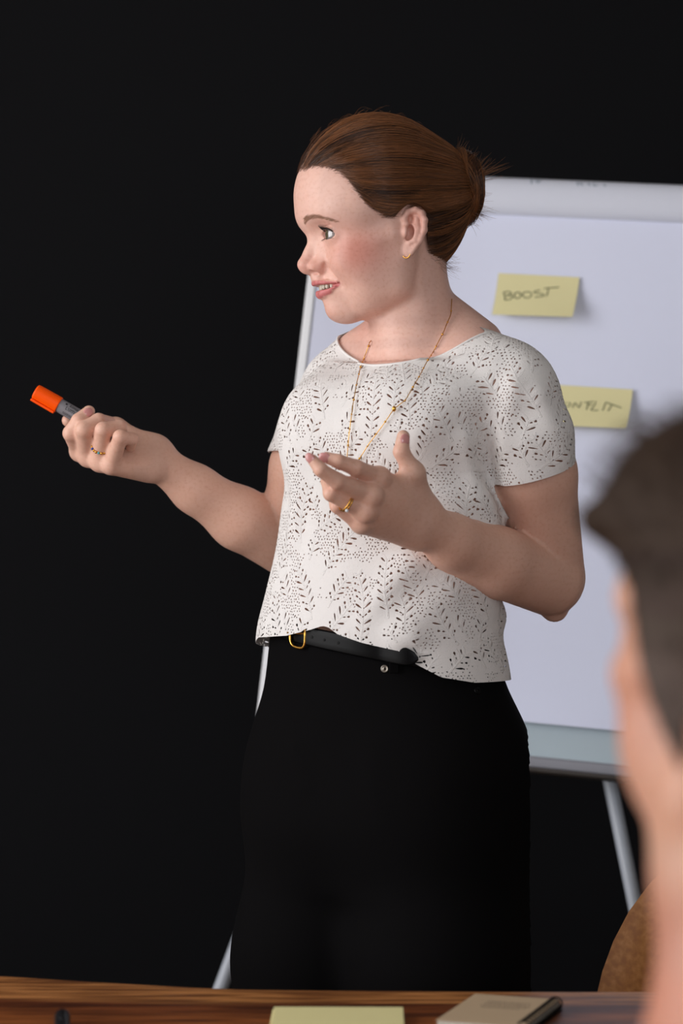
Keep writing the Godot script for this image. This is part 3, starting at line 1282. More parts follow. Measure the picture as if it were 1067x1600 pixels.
func add_head(f: Sdf) -> void:
	f.xf = head_xf
	f.ell(Vector3(0.0156, 0.0187, 0), Vector3(0.0935, 0.080, 0.0735), 0.01, Basis(Vector3(0, 0, 1), -0.09))
	f.ell(Vector3(0.030, -0.035, 0), Vector3(0.050, 0.073, 0.058), 0.02)
	# neck
	f.chain([Vector3(-0.010, -0.04, 0), Vector3(-0.019, -0.1, 0), Vector3(-0.028, -0.165, 0)], [0.046, 0.0425, 0.048], 0.012)
	# jaw and cheeks
	f.cap2(Vector3(0.047, -0.103, 0.010), Vector3(0.008, -0.080, 0.044), 0.0125, 0.0125, 0.012)
	f.cap2(Vector3(0.008, -0.080, 0.044), Vector3(0.003, -0.03, 0.057), 0.0125, 0.011, 0.015)
	f.ell(Vector3(0.027, -0.085, 0), Vector3(0.040, 0.0275, 0.038), 0.010)
	f.ell2(Vector3(0.031, -0.078, 0.033), Vector3(0.026, 0.026, 0.019), 0.014)
	f.cap2(Vector3(0.056, -0.038, 0.0455), Vector3(0.018, -0.028, 0.060), 0.0095, 0.0085, 0.012)
	f.cap2(Vector3(0.0895, -0.004, 0.006), Vector3(0.076, -0.003, 0.043), 0.0125, 0.011, 0.012)
	f.ell2(Vector3(0.0530, -0.055, 0.0345), Vector3(0.0245, 0.022, 0.020), 0.012)
	f.ell2(Vector3(0.026, -0.052, 0.043), Vector3(0.034, 0.036, 0.0195), 0.015)
	f.ell2(Vector3(0.052, 0.004, 0.046), Vector3(0.026, 0.030, 0.022), 0.015)
	# muzzle and chin
	f.ell(Vector3(0.0575, -0.078, 0), Vector3(0.0265, 0.026, 0.0245), 0.012)
	f.ell(Vector3(0.0562, -0.1045, 0), Vector3(0.0185, 0.0145, 0.0165), 0.010)
	# eye sockets, eyelids
	f.ell2(Vector3(0.0945, -0.0290, 0.0335), Vector3(0.0165, 0.0130, 0.0190), 0.010, Basis.IDENTITY, 1)
	f.ell2(EYE_AT, Vector3(0.0135, 0.0138, 0.0148), 0.006)
	# nose
	f.chain([Vector3(0.0840, -0.018, 0), Vector3(0.0842, -0.029, 0), Vector3(0.0905, -0.044, 0), Vector3(0.0975, -0.0570, 0)], [0.0085, 0.0072, 0.0068, 0.0086], 0.007)
	f.cap2(Vector3(0.0795, -0.044, 0.0085), Vector3(0.0805, -0.055, 0.0125), 0.0075, 0.0075, 0.008)
	f.ell2(Vector3(0.0862, -0.0605, 0.0108), Vector3(0.0098, 0.0075, 0.0066), 0.005)
	f.cap(Vector3(0.0955, -0.0622, 0), Vector3(0.086, -0.0650, 0), 0.0048, 0.0055, 0.005)
	f.ell2(Vector3(0.0912, -0.0672, 0.0100), Vector3(0.0068, 0.0036, 0.0048), 0.0015, Basis.IDENTITY, 1)
	f.ell(Vector3(0.0830, -0.0715, 0), Vector3(0.0085, 0.0065, 0.0105), 0.005)
	f.ridge2(Vector3(0.0790, -0.0520, 0.0180), Vector3(0.0800, -0.0640, 0.0195), 0.0022, -0.0013)
	# lips
	f.chain([Vector3(0.0695, -0.0785, -0.0270), Vector3(0.0790, -0.0772, -0.018), Vector3(0.0855, -0.0766, -0.008), Vector3(0.0870, -0.0770, 0), Vector3(0.0855, -0.0766, 0.008), Vector3(0.0790, -0.0772, 0.018), Vector3(0.0695, -0.0785, 0.0270)], [0.0014, 0.0022, 0.0028, 0.0029, 0.0028, 0.0022, 0.0014], 0.003)
	f.chain([Vector3(0.0690, -0.0798, -0.0265), Vector3(0.0745, -0.0855, -0.018), Vector3(0.0790, -0.0878, -0.008), Vector3(0.0802, -0.0880, 0), Vector3(0.0790, -0.0878, 0.008), Vector3(0.0745, -0.0855, 0.018), Vector3(0.0690, -0.0798, 0.0265)], [0.0012, 0.0027, 0.0046, 0.0052, 0.0046, 0.0027, 0.0012], 0.003)
	f.ell(Vector3(0.077, -0.0819, 0), Vector3(0.0160, 0.0032, 0.0175), 0.0010, Basis.IDENTITY, 1)
	for s in [0.0, -0.0035, -0.007]:
		f.cap2(Vector3(0.0860 + s, -0.0822, 0.008), Vector3(0.0822 + s, -0.0815, 0.0185), 0.0026, 0.0022, 0.001, 1)
		f.cap2(Vector3(0.0822 + s, -0.0815, 0.0185), Vector3(0.0745 + s, -0.0797, 0.0272), 0.0022, 0.0011, 0.001, 1)
	# eye openings
	f.ell2(EYE_AT + Vector3(0.011, -0.0003, 0.0008), Vector3(0.0135, 0.0052, 0.0142), 0.0008, Basis(Vector3(1, 0, 0), 0.08), 1)
	# creases: eyelid fold, smile line, philtrum
	f.ridge2(EYE_AT + Vector3(0.0120, 0.0085, -0.010), EYE_AT + Vector3(0.0095, 0.0082, 0.0110), 0.0018, -0.0013)
	f.ridge2(Vector3(0.0810, -0.0600, 0.0185), Vector3(0.0660, -0.0735, 0.0300), 0.0035, -0.0012)
	f.ridge2(Vector3(0.0650, -0.0775, 0.0285), Vector3(0.0640, -0.0815, 0.0290), 0.003, -0.0010)
	f.ridge(Vector3(0.0905, -0.0690, 0), Vector3(0.0900, -0.0740, 0), 0.003, -0.0010)
	# ears: root, plate, hollows, rim, lobe
	for s in [1.0, -1.0]:
		var e := func(u: float, v: float, out: float) -> Vector3: return Vector3((u + 0.0035) * 0.84 - 0.0040, v * 0.97 - 0.0074, s * (0.0690 - 0.30 * u + out))
		f.cap(Vector3(-0.002, -0.026, s * 0.054), e.call(-0.004, -0.018, -0.003), 0.011, 0.0085, 0.006)
		f.ell(e.call(-0.0035, -0.0165, 0.0), Vector3(0.0108, 0.0205, 0.0042), 0.003, Basis(Vector3(0, 1, 0), s * 0.28))
		f.ell(e.call(0.0022, -0.0392, -0.0005), Vector3(0.0050, 0.0090, 0.0033), 0.004, Basis(Vector3(0, 1, 0), s * 0.28))
		f.ell(e.call(0.0025, -0.0215, 0.003), Vector3(0.0055, 0.0090, 0.0085), 0.0015, Basis.IDENTITY, 1)
		f.ell(e.call(0.0015, -0.0070, 0.005), Vector3(0.0042, 0.0052, 0.0058), 0.002, Basis.IDENTITY, 1)
		f.cap(e.call(-0.0105, -0.004, 0.0052), e.call(-0.0118, -0.022, 0.0052), 0.0016, 0.0016, 0.002, 1)
		f.chain([e.call(0.0060, -0.0140, 0.002), e.call(0.0082, -0.0060, 0.003), e.call(0.0045, 0.0008, 0.0035), e.call(-0.0040, 0.0028, 0.004), e.call(-0.0112, -0.0010, 0.004), e.call(-0.0152, -0.0085, 0.004), e.call(-0.0148, -0.0190, 0.0035), e.call(-0.0102, -0.0295, 0.003), e.call(-0.0010, -0.0425, 0.001)], [0.0030, 0.0032, 0.0031, 0.0031, 0.0031, 0.0032, 0.0032, 0.0030, 0.0028], 0.0025)
		f.chain([e.call(-0.0060, -0.0060, 0.0028), e.call(-0.0078, -0.0180, 0.0035), e.call(-0.0042, -0.0300, 0.0028), e.call(0.0010, -0.0325, 0.002)], [0.0022, 0.0026, 0.0026, 0.0024], 0.0025)
		f.ell(e.call(0.0082, -0.0205, 0.0040), Vector3(0.0030, 0.0058, 0.0048), 0.003)
	f.xf = Transform3D.IDENTITY

func add_torso(f: Sdf) -> void:
	f.xf = Transform3D.IDENTITY
	var st := []
	for s in TRUNK:
		var shrink := 0.022 if s[0] > 980 else 0.0048
		s = [s[0], s[1], s[2] - shrink, s[3] - shrink]
		st.append(torso_station(s))
	f.loft(st, 0.01, Transform3D(body_xf.basis, Vector3.ZERO))
	f.cap(P(676, 470, -0.03), P(742, 540, 0.0), 0.020, 0.030, 0.03)
	f.cap(P(628, 480, -0.04), P(585, 548, -0.05), 0.020, 0.026, 0.03)
	# bust
	f.xf = body_xf
	f.bust(Vector3(0.050, 0.295, 0.036), Vector3(0.044, 0.048, 0.036), 0.03)
	f.xf = Transform3D.IDENTITY
	# shoulders
	add_shoulders(f, 0.0)

func add_shoulders(f: Sdf, more: float) -> void:
	f.cap(P(672, 535, -0.02), P(760, 586, 0.040), 0.038 + more, 0.037 + more, 0.025)
	f.cap(P(760, 586, 0.040), P(812, 614, 0.066), 0.036 + more, 0.035 + more, 0.02)
	f.cap(P(640, 545, -0.02), P(572, 574, -0.05), 0.038 + more, 0.036 + more, 0.025)
	f.cap(P(572, 574, -0.05), P(530, 606, -0.070), 0.035 + more, 0.034 + more, 0.02)

# [pixel row, pixel column, half width, half depth] of the trunk to a loft station
func torso_station(s: Array) -> Array:
	var w := P(s[1], s[0], 0.0)
	var l := body_xf.basis.inverse() * Vector3(w.x, 0, 0)
	return [w.y, l.x, l.z, s[2], s[3]]

func add_arms(f: Sdf) -> void:
	# her left arm, at the right of the photograph
	f.cap(P(812, 614, 0.066), P(838, 740, 0.045), 0.0360, 0.0410, 0.02)
	f.cap(P(838, 740, 0.045), P(861, 893, 0.00), 0.0415, 0.0360, 0.012)
	f.cap(P(866, 915, -0.005), P(866, 950, -0.005), 0.028, 0.0155, 0.012)
	f.cap(P(858, 907, 0.004), P(775, 878, 0.070), 0.0380, 0.0365, 0.004)
	f.cap(P(775, 878, 0.068), P(706, 846, 0.120), 0.0355, 0.0270, 0.012)
	f.cap(P(706, 846, 0.120), P(655, 815, 0.155), 0.0265, 0.0225, 0.012)
	# her right arm, at the left
	f.cap(P(530, 606, -0.070), P(474, 730, -0.13), 0.034, 0.036, 0.02)
	f.cap(P(474, 730, -0.13), P(445, 850, -0.17), 0.037, 0.033, 0.012)
	f.cap(P(445, 850, -0.17), P(375, 810, -0.135), 0.0360, 0.0345, 0.005)
	f.cap(P(375, 810, -0.135), P(305, 764, -0.11), 0.0340, 0.0260, 0.012)
	f.cap(P(305, 764, -0.11), P(243, 718, -0.088), 0.0260, 0.0195, 0.012)

func finger(f: Sdf, pts: Array, radii: Array, k0 := 0.006) -> void:
	for i in pts.size() - 1:
		f.cap(pts[i], pts[i + 1], radii[i], radii[i + 1], k0 if i == 0 else 0.0022)

func left_hand() -> Array:
	return [
		[P(592, 747, 0.205), P(557, 731, 0.230), P(529, 721, 0.238), P(510, 715, 0.235)],
		[P(580, 775, 0.215), P(527, 752, 0.240), P(501, 734, 0.249), P(488, 718, 0.247)],
		[P(571, 800, 0.210), P(517, 771, 0.228), P(512, 752, 0.212), P(519, 742, 0.196)],
		[P(564, 819, 0.195), P(526, 791, 0.208), P(520, 773, 0.196), P(523, 760, 0.184)],
		[P(662, 782, 0.158), P(646, 740, 0.178), P(627, 706, 0.184), P(630, 682, 0.182)]]

func right_hand() -> Array:
	return [
		[P(125, 705, -0.086), P(111, 677, -0.056), P(123, 657, -0.052), P(139, 643, -0.058)],
		[P(138, 714, -0.072), P(131, 672, -0.040), P(154, 657, -0.050), P(171, 660, -0.072)],
		[P(156, 722, -0.060), P(161, 672, -0.030), P(187, 667, -0.042), P(191, 680, -0.062)],
		[P(174, 727, -0.050), P(188, 683, -0.022), P(206, 686, -0.034), P(204, 698, -0.048)],
		[P(222, 699, -0.108), P(180, 671, -0.116), P(137, 666, -0.106), P(107, 657, -0.087)]]

func add_hands(f: Sdf) -> void:
	var h := left_hand()
	var w := P(655, 817, 0.152)
	for i in 4:
		var side := w + (P(664, 792, 0.152) - P(640, 845, 0.152)) * (0.30 - 0.2 * i)
		f.cap(side, h[i][0], 0.0165, 0.0112 - 0.0006 * i, 0.012)
	f.cap(P(650, 800, 0.15), P(600, 785, 0.19), 0.017, 0.012, 0.01)
	f.cap(P(655, 795, 0.152), h[4][1], 0.016, 0.0115, 0.012)
	f.cap(P(612, 762, 0.185), h[4][1], 0.007, 0.008, 0.010)
	finger(f, h[4].slice(1), [0.0096, 0.0082, 0.0066], 0.006)
	finger(f, h[0], [0.0092, 0.0079, 0.0070, 0.0058])
	finger(f, h[1], [0.0092, 0.0080, 0.0069, 0.0054])
	finger(f, h[2], [0.0090, 0.0077, 0.0068, 0.0058])
	finger(f, h[3], [0.0084, 0.0068, 0.0060, 0.0050])
	for i in 4:   # knuckles
		f.ell(h[i][0] + Vector3(0.002, 0.001, 0.004), Vector3(0.0085, 0.0085, 0.0075), 0.006)
	for q in [[206, 700, 212, 734], [213, 706, 218, 736], [199, 712, 196, 732], [229, 700, 233, 728]]:
		f.ridge(P(q[0], q[1], -0.062), P(q[2], q[3], -0.062), 0.0022, -0.0010)
	h = right_hand()
	w = P(240, 716, -0.088)
	for i in 4:
		f.cap(w + Vector3(0.004 - 0.003 * i, 0.008 - 0.006 * i, -0.01 + 0.007 * i), h[i][0], 0.0165, 0.0115 - 0.0005 * i, 0.012)
	f.cap(P(228, 708, -0.095), P(158, 706, -0.085), 0.018, 0.013, 0.012)
	f.cap(P(232, 705, -0.098), h[4][1], 0.0175, 0.0125, 0.012)
	finger(f, h[4].slice(1), [0.0125, 0.0100, 0.0075], 0.008)
	finger(f, h[0], [0.0100, 0.0090, 0.0080, 0.0068])
	finger(f, h[1], [0.0102, 0.0092, 0.0080, 0.0070])
	finger(f, h[2], [0.0098, 0.0088, 0.0076, 0.0066])
	finger(f, h[3], [0.0090, 0.0080, 0.0068, 0.0058])

func skin_color(p: Vector3, base: Color, lips := true) -> Color:
	var c := base
	c = c.lerp(lin("dcae99"), smoothstep(P(0, 570).y, P(0, 640).y, p.y))     # the arms have caught more sun than the face
	var q := head_xf.affine_inverse() * p
	if q.y > -0.14 and q.length() < 0.22:
		var blush := func(at: Vector3, r: Vector3) -> float:
			var e := (q - at) / r
			return exp(-e.length_squared())
		var w := absf(q.z)
		var qq := Vector3(q.x, q.y, w)
		var b: float = exp(-((qq - Vector3(0.052, -0.048, 0.054)) / Vector3(0.031, 0.025, 0.032)).length_squared()) * 0.85
		b += exp(-((qq - Vector3(0.103, -0.059, 0.0)) / Vector3(0.014, 0.010, 0.02)).length_squared()) * 0.35
		b += exp(-((qq - Vector3(0.086, -0.061, 0.015)) / Vector3(0.010, 0.008, 0.008)).length_squared()) * 0.35
		b += exp(-((qq - Vector3(0.070, -0.110, 0.0)) / Vector3(0.012, 0.012, 0.015)).length_squared()) * 0.25
		b += exp(-((qq - Vector3(0.080, -0.016, 0.033)) / Vector3(0.012, 0.006, 0.014)).length_squared()) * 0.35
		b += exp(-((qq - Vector3(-0.005, -0.018, 0.076)) / Vector3(0.016, 0.022, 0.012)).length_squared()) * 0.45
		c = c.lerp(lin("cf7f6d"), clampf(b, 0.0, 0.75))
		# the scalp under the roots of the hair
		c = c.lerp(lin("5a3a26"), smoothstep(-0.004, 0.014, q.y - hairline(q.x)) * 0.9 if q.y > -0.07 else 0.0)
		if lips and q.x > 0.055 and w < 0.03 and q.y < -0.070 and q.y > -0.098:
			# lip colour along the two lip curves
			var up := Vector3(0.0858, -0.0782, 0.0).lerp(Vector3(0.0672, -0.0785, 0.0265), 0.0)
			var best := 1.0
			for s in [[Vector3(0.0890, -0.0780, 0.0), Vector3(0.0875, -0.0776, 0.009), 0.0032], [Vector3(0.0875, -0.0776, 0.009), Vector3(0.0805, -0.0782, 0.0185), 0.0029], [Vector3(0.0805, -0.0782, 0.0185), Vector3(0.070, -0.0790, 0.0270), 0.0022], [Vector3(0.083, -0.0883, 0.0), Vector3(0.0815, -0.0880, 0.008), 0.0052], [Vector3(0.0815, -0.0880, 0.008), Vector3(0.0755, -0.0850, 0.018), 0.0046], [Vector3(0.0755, -0.0850, 0.018), Vector3(0.068, -0.0795, 0.0262), 0.0030]]:
				var d: Vector3 = s[1] - s[0]
				var h := clampf((qq - s[0]).dot(d) / d.length_squared(), 0.0, 1.0)
				best = minf(best, (qq - s[0] - d * h).length() - s[2])
			c = c.lerp(lin("c4666a"), clampf(0.5 - best / 0.0010, 0.0, 1.0) * 0.85)
	return c

func woman() -> void:
	var yaw := deg_to_rad(HEAD_TURN)
	head_xf = Transform3D(Basis(Vector3(-cos(yaw), 0, sin(yaw)), Vector3.UP, Vector3(sin(yaw), 0, cos(yaw))), P(615, 334, 0.0))
	var by := deg_to_rad(BODY_TURN)
	body_xf = Transform3D(Basis(Vector3(cos(by), 0, sin(by)), Vector3.UP, Vector3(-sin(by), 0, cos(by))), P(600, 1100, 0.0))
	var who := thing("person", "woman in a white lace top and black jeans holding an orange marker", "woman", Vector3.ZERO)
	var f := Sdf.new()
	add_torso(f)
	add_head(f)
	f.xf = Transform3D.IDENTITY
	add_arms(f)
	add_hands(f)
	# one skin: fine grids for the face, ears and hands, coarser ones for the rest
	var fine := []
	var all := Geo.new()
	for box in [[head_point(0.122, -0.124, -0.070), head_point(-0.022, 0.055, 0.085), 0.0015], [P(478, 845, 0.10), P(668, 665, 0.30), 0.0016], [P(95, 755, -0.15), P(240, 620, 0.0), 0.0016], [head_point(0.03, -0.055, 0.05), head_point(-0.025, 0.015, 0.095), 0.0012]]:
		var b := AABB(box[0], Vector3.ZERO).expand(box[1])
		all.add(nets(f, b.position, b.end, box[2], fine))
		fine.append(b.grow(-0.006))
	var b2 := AABB(P(470, 560, -0.13), Vector3.ZERO).expand(P(800, 170, 0.13))
	all.add(nets(f, b2.position, b2.end, 0.003, fine))
	fine.append(b2.grow(-0.008))
	var b3 := AABB(P(225, 1000, -0.22), Vector3.ZERO).expand(P(940, 500, 0.24))
	all.add(nets(f, b3.position, b3.end, 0.0042, fine))
	fine.append(b3.grow(-0.012))
	var b4 := AABB(P(380, 1230, -0.2), Vector3.ZERO).expand(P(830, 980, 0.2))
	all.add(nets(f, b4.position, b4.end, 0.008, fine))
	var base := lin("e3b7a7")
	for p in all.v:
		all.col.append(skin_color(p, base))
	print("skin ", all.v.size(), " ", Time.get_ticks_msec())
	var body := part("body", all.made(), M.skin, who)
	face_details(body, who, f)
	hair(who, f)
	print("hair ", Time.get_ticks_msec())
	blouse(who)
	print("blouse ", Time.get_ticks_msec())
	jeans(who)
	jewellery(who, f)
	nails(body, f)
	marker()
	print("woman ", Time.get_ticks_msec())

# where the line of sight of a pixel meets a surface
func on_surface(f: Sdf, px: float, py: float, z := 0.12) -> Vector3:
	var p := P(px, py, z)
	return f.hit(p, (P(px, py, -0.2) - p).normalized(), 0.4)

func patch_cap(center: Vector3, r: float, dir: Vector3, ang0: float, ang1: float) -> Geo:
	# a part of a sphere between two angles from dir
	var g := Geo.new()
	var x := dir.cross(Vector3.UP).normalized()
	var y := dir.cross(x)
	var rings := []
	for i in 7:
		var an := lerpf(ang0, ang1, i / 6.0)
		var ring := []
		for j in 25:
			var ph := TAU * j / 24.0
			ring.append(center + (dir * cos(an) + (x * cos(ph) + y * sin(ph)) * sin(an)) * r)
		rings.append(ring)
	g.grid(rings, false, false)
	for i in g.v.size():
		g.n[i] = (g.v[i] - center).normalized()
	return g

func strand(g: Geo, pts: PackedVector3Array, r0: float, r1: float, c0: Color, c1: Color) -> void:
	var o := g.v.size()
	var m := pts.size()
	var x := Vector3.ZERO
	for i in m:
		var t := (pts[mini(i + 1, m - 1)] - pts[maxi(i - 1, 0)]).normalized()
		if i == 0:
			x = t.cross(Vector3(0.31, 0.83, 0.46))
		x = (x - t * x.dot(t)).normalized()
		var y := t.cross(x)
		var w := float(i) / (m - 1)
		var r := lerpf(r0, r1, w)
		var c := c0.lerp(c1, w)
		for k in 3:
			var d := x * cos(TAU * k / 3.0) + y * sin(TAU * k / 3.0)
			g.v.append(pts[i] + d * r)
			g.n.append(d)
			g.col.append(c)
		if i > 0:
			var b := o + i * 3
			for k in 3:
				var k1 := (k + 1) % 3
				g.idx.append_array(PackedInt32Array([b - 3 + k, b + k, b - 3 + k1, b - 3 + k1, b + k, b + k1]))

func lid_edge(an: float) -> float:
	return -0.0003 + 0.0056 * sqrt(maxf(0.0, 1.0 - pow((sin(an) * 0.0136 - 0.0008) / 0.0146, 2.0)))

func face_details(body: Node3D, who: Node3D, f: Sdf) -> void:
	var head := Sdf.new()
	add_head(head)
	for s in [1.0, -1.0]:
		var c := head_point(EYE_AT.x, EYE_AT.y, s * EYE_AT.z)
		var gaze := (head_xf.basis * Vector3(1.0, 0.01, 0.0 if s > 0.0 else 0.12)).normalized()
		var g := Geo.new()
		g.ball(c, Vector3(1, 1, 1) * 0.0120, Basis.IDENTITY, 16, 24)
		var eye := part("eyeball", g.made(), M.sclera, body)
		part("iris", patch_cap(c, 0.01208, gaze, 0.20, 0.49).made(), M.iris, eye)
		part("pupil", patch_cap(c, 0.01212, gaze, 0.0, 0.21).made(), M.pupil, eye)
		var lash := Geo.new()
		for i in 30:
			var w := i / 29.0
			var an := lerpf(-0.75, 1.15, w)
			var dirl := Vector3(cos(an), 0.0, sin(an) * s)
			var root := Vector3(EYE_AT.x, EYE_AT.y, s * EYE_AT.z) + Vector3(dirl.x * 0.0134, lid_edge(an), dirl.z * 0.0136)
			root = head_xf.affine_inverse() * head.snap(head_xf * root, 0.0001)
			var out := Vector3(dirl.x, 0.18, dirl.z)
			var pts := PackedVector3Array()
			for k in 5:
				var t := k / 4.0
				pts.append(head_xf * (root + out * t * 0.0062 + Vector3(0, 0.0034 * t * t, 0)))
			strand(lash, pts, 0.00032, 0.00006, Color.WHITE, Color.WHITE)
			if i % 2 == 0:
				pts = PackedVector3Array()
				for k in 4:
					var t := k / 3.0
					pts.append(head_xf * (Vector3(EYE_AT.x, EYE_AT.y, s * EYE_AT.z) + Vector3(dirl.x * 0.0128, -0.0046, dirl.z * 0.0128) + Vector3(dirl.x, -0.55, dirl.z) * t * 0.0036))
				strand(lash, pts, 0.0002, 0.00006, Color.WHITE, Color.WHITE)
		# the dark line of the upper lid
		var rim := []
		for i in 13:
			var an := lerpf(-0.75, 1.18, i / 12.0)
			rim.append(head.snap(head_xf * (Vector3(EYE_AT.x, EYE_AT.y, s * EYE_AT.z) + Vector3(cos(an) * 0.0136, lid_edge(an), sin(an) * s * 0.0138)), 0.0002))
		lash.col.clear()
		var rg := Geo.new()
		rg.tube(rim, [0.0004, 0.0008, 0.0009, 0.0009, 0.0009, 0.0009, 0.0009, 0.0009, 0.0009, 0.0009, 0.0008, 0.0006, 0.0003], 6)
		lash.uv.clear()
		lash.add(rg)
		lash.col.clear()
		part("eyelashes", lash.made(), M.lash, body)
		var brow := Geo.new()
		var rnd := RandomNumberGenerator.new()
		rnd.seed = 7
		for i in 170:
			var t := rnd.randf()
			var across := rnd.randfn(0.0, 0.40) * lerpf(0.0030, 0.0012, t)
			var w := lerpf(0.0135, 0.0530, t)
			var v := lerpf(-0.0150, -0.0165, t) + sin(pow(t, 0.8) * PI) * 0.0058 + across
			var p := head.hit(head_point(0.14, v, s * w), head_xf.basis * Vector3(-1, 0, 0), 0.2)
			var d := Vector3(-0.25, lerpf(0.5, -0.25, t), s * 1.0)
			var pts := PackedVector3Array()
			for k in 4:
				pts.append(head.snap(p + head_xf.basis * d * (0.0022 * k), 0.0004))
			strand(brow, pts, 0.00015, 0.00006, Color.WHITE, Color.WHITE)
		brow.col.clear()
		part("eyebrow", brow.made(), M.brow, body)
	# teeth: a row of ten, each with its own edge
	for i in 10:
		var w := (i - 4.5) * 0.0050
		var u := 0.0800 - w * w * 26.0
		var g := Geo.new()
		var size: float = [0.0030, 0.0032, 0.0034, 0.0037, 0.0043][mini(i, 9 - i)]
		g.ball(Vector3.ZERO, Vector3(0.0020, 0.0046, 0.0028), Basis.IDENTITY, 8, 12)
		for k in g.v.size():   # squarer crowns
			var q := g.v[k] / Vector3(0.0020, 0.0046, 0.0028)
			g.v[k] = Vector3(signf(q.x) * pow(absf(q.x), 0.7), signf(q.y) * pow(absf(q.y), 0.6), signf(q.z) * pow(absf(q.z), 0.6)) * Vector3(0.0020, size, 0.0026)
		var turn := Basis(Vector3.UP, 52.0 * w)
		for k in g.v.size():
			g.v[k] = head_xf * (Vector3(u, -0.0802, w) + turn * g.v[k])
			g.n[k] = head_xf.basis * (turn * g.n[k])
		part("tooth", g.made(), M.tooth, body)

const HAIR_C := Vector3(0.0205, 0.0207, 0.0)
const HAIR_R := Vector3(0.0895, 0.0850, 0.0795)
const BUN := Vector3(-0.066, 0.0290, 0.0)

func hair_field() -> Sdf:
	var h := Sdf.new()
	h.xf = head_xf
	h.ell(HAIR_C, HAIR_R, 0.01, Basis(Vector3(0, 0, 1), -0.09))
	h.ell(Vector3(-0.025, -0.012, 0), Vector3(0.047, 0.052, 0.056), 0.02)
	h.ell(Vector3(-0.050, 0.026, 0), Vector3(0.030, 0.042, 0.046), 0.03)
	return h

func hair_colour(rnd: RandomNumberGenerator, lock: float) -> Color:
	var t := clampf(0.5 + rnd.randfn(0.0, 0.16) + lock * 0.42, 0.0, 1.0)
	return lin("301c12").lerp(lin("8c5833"), t * t * 0.6 + t * 0.4)

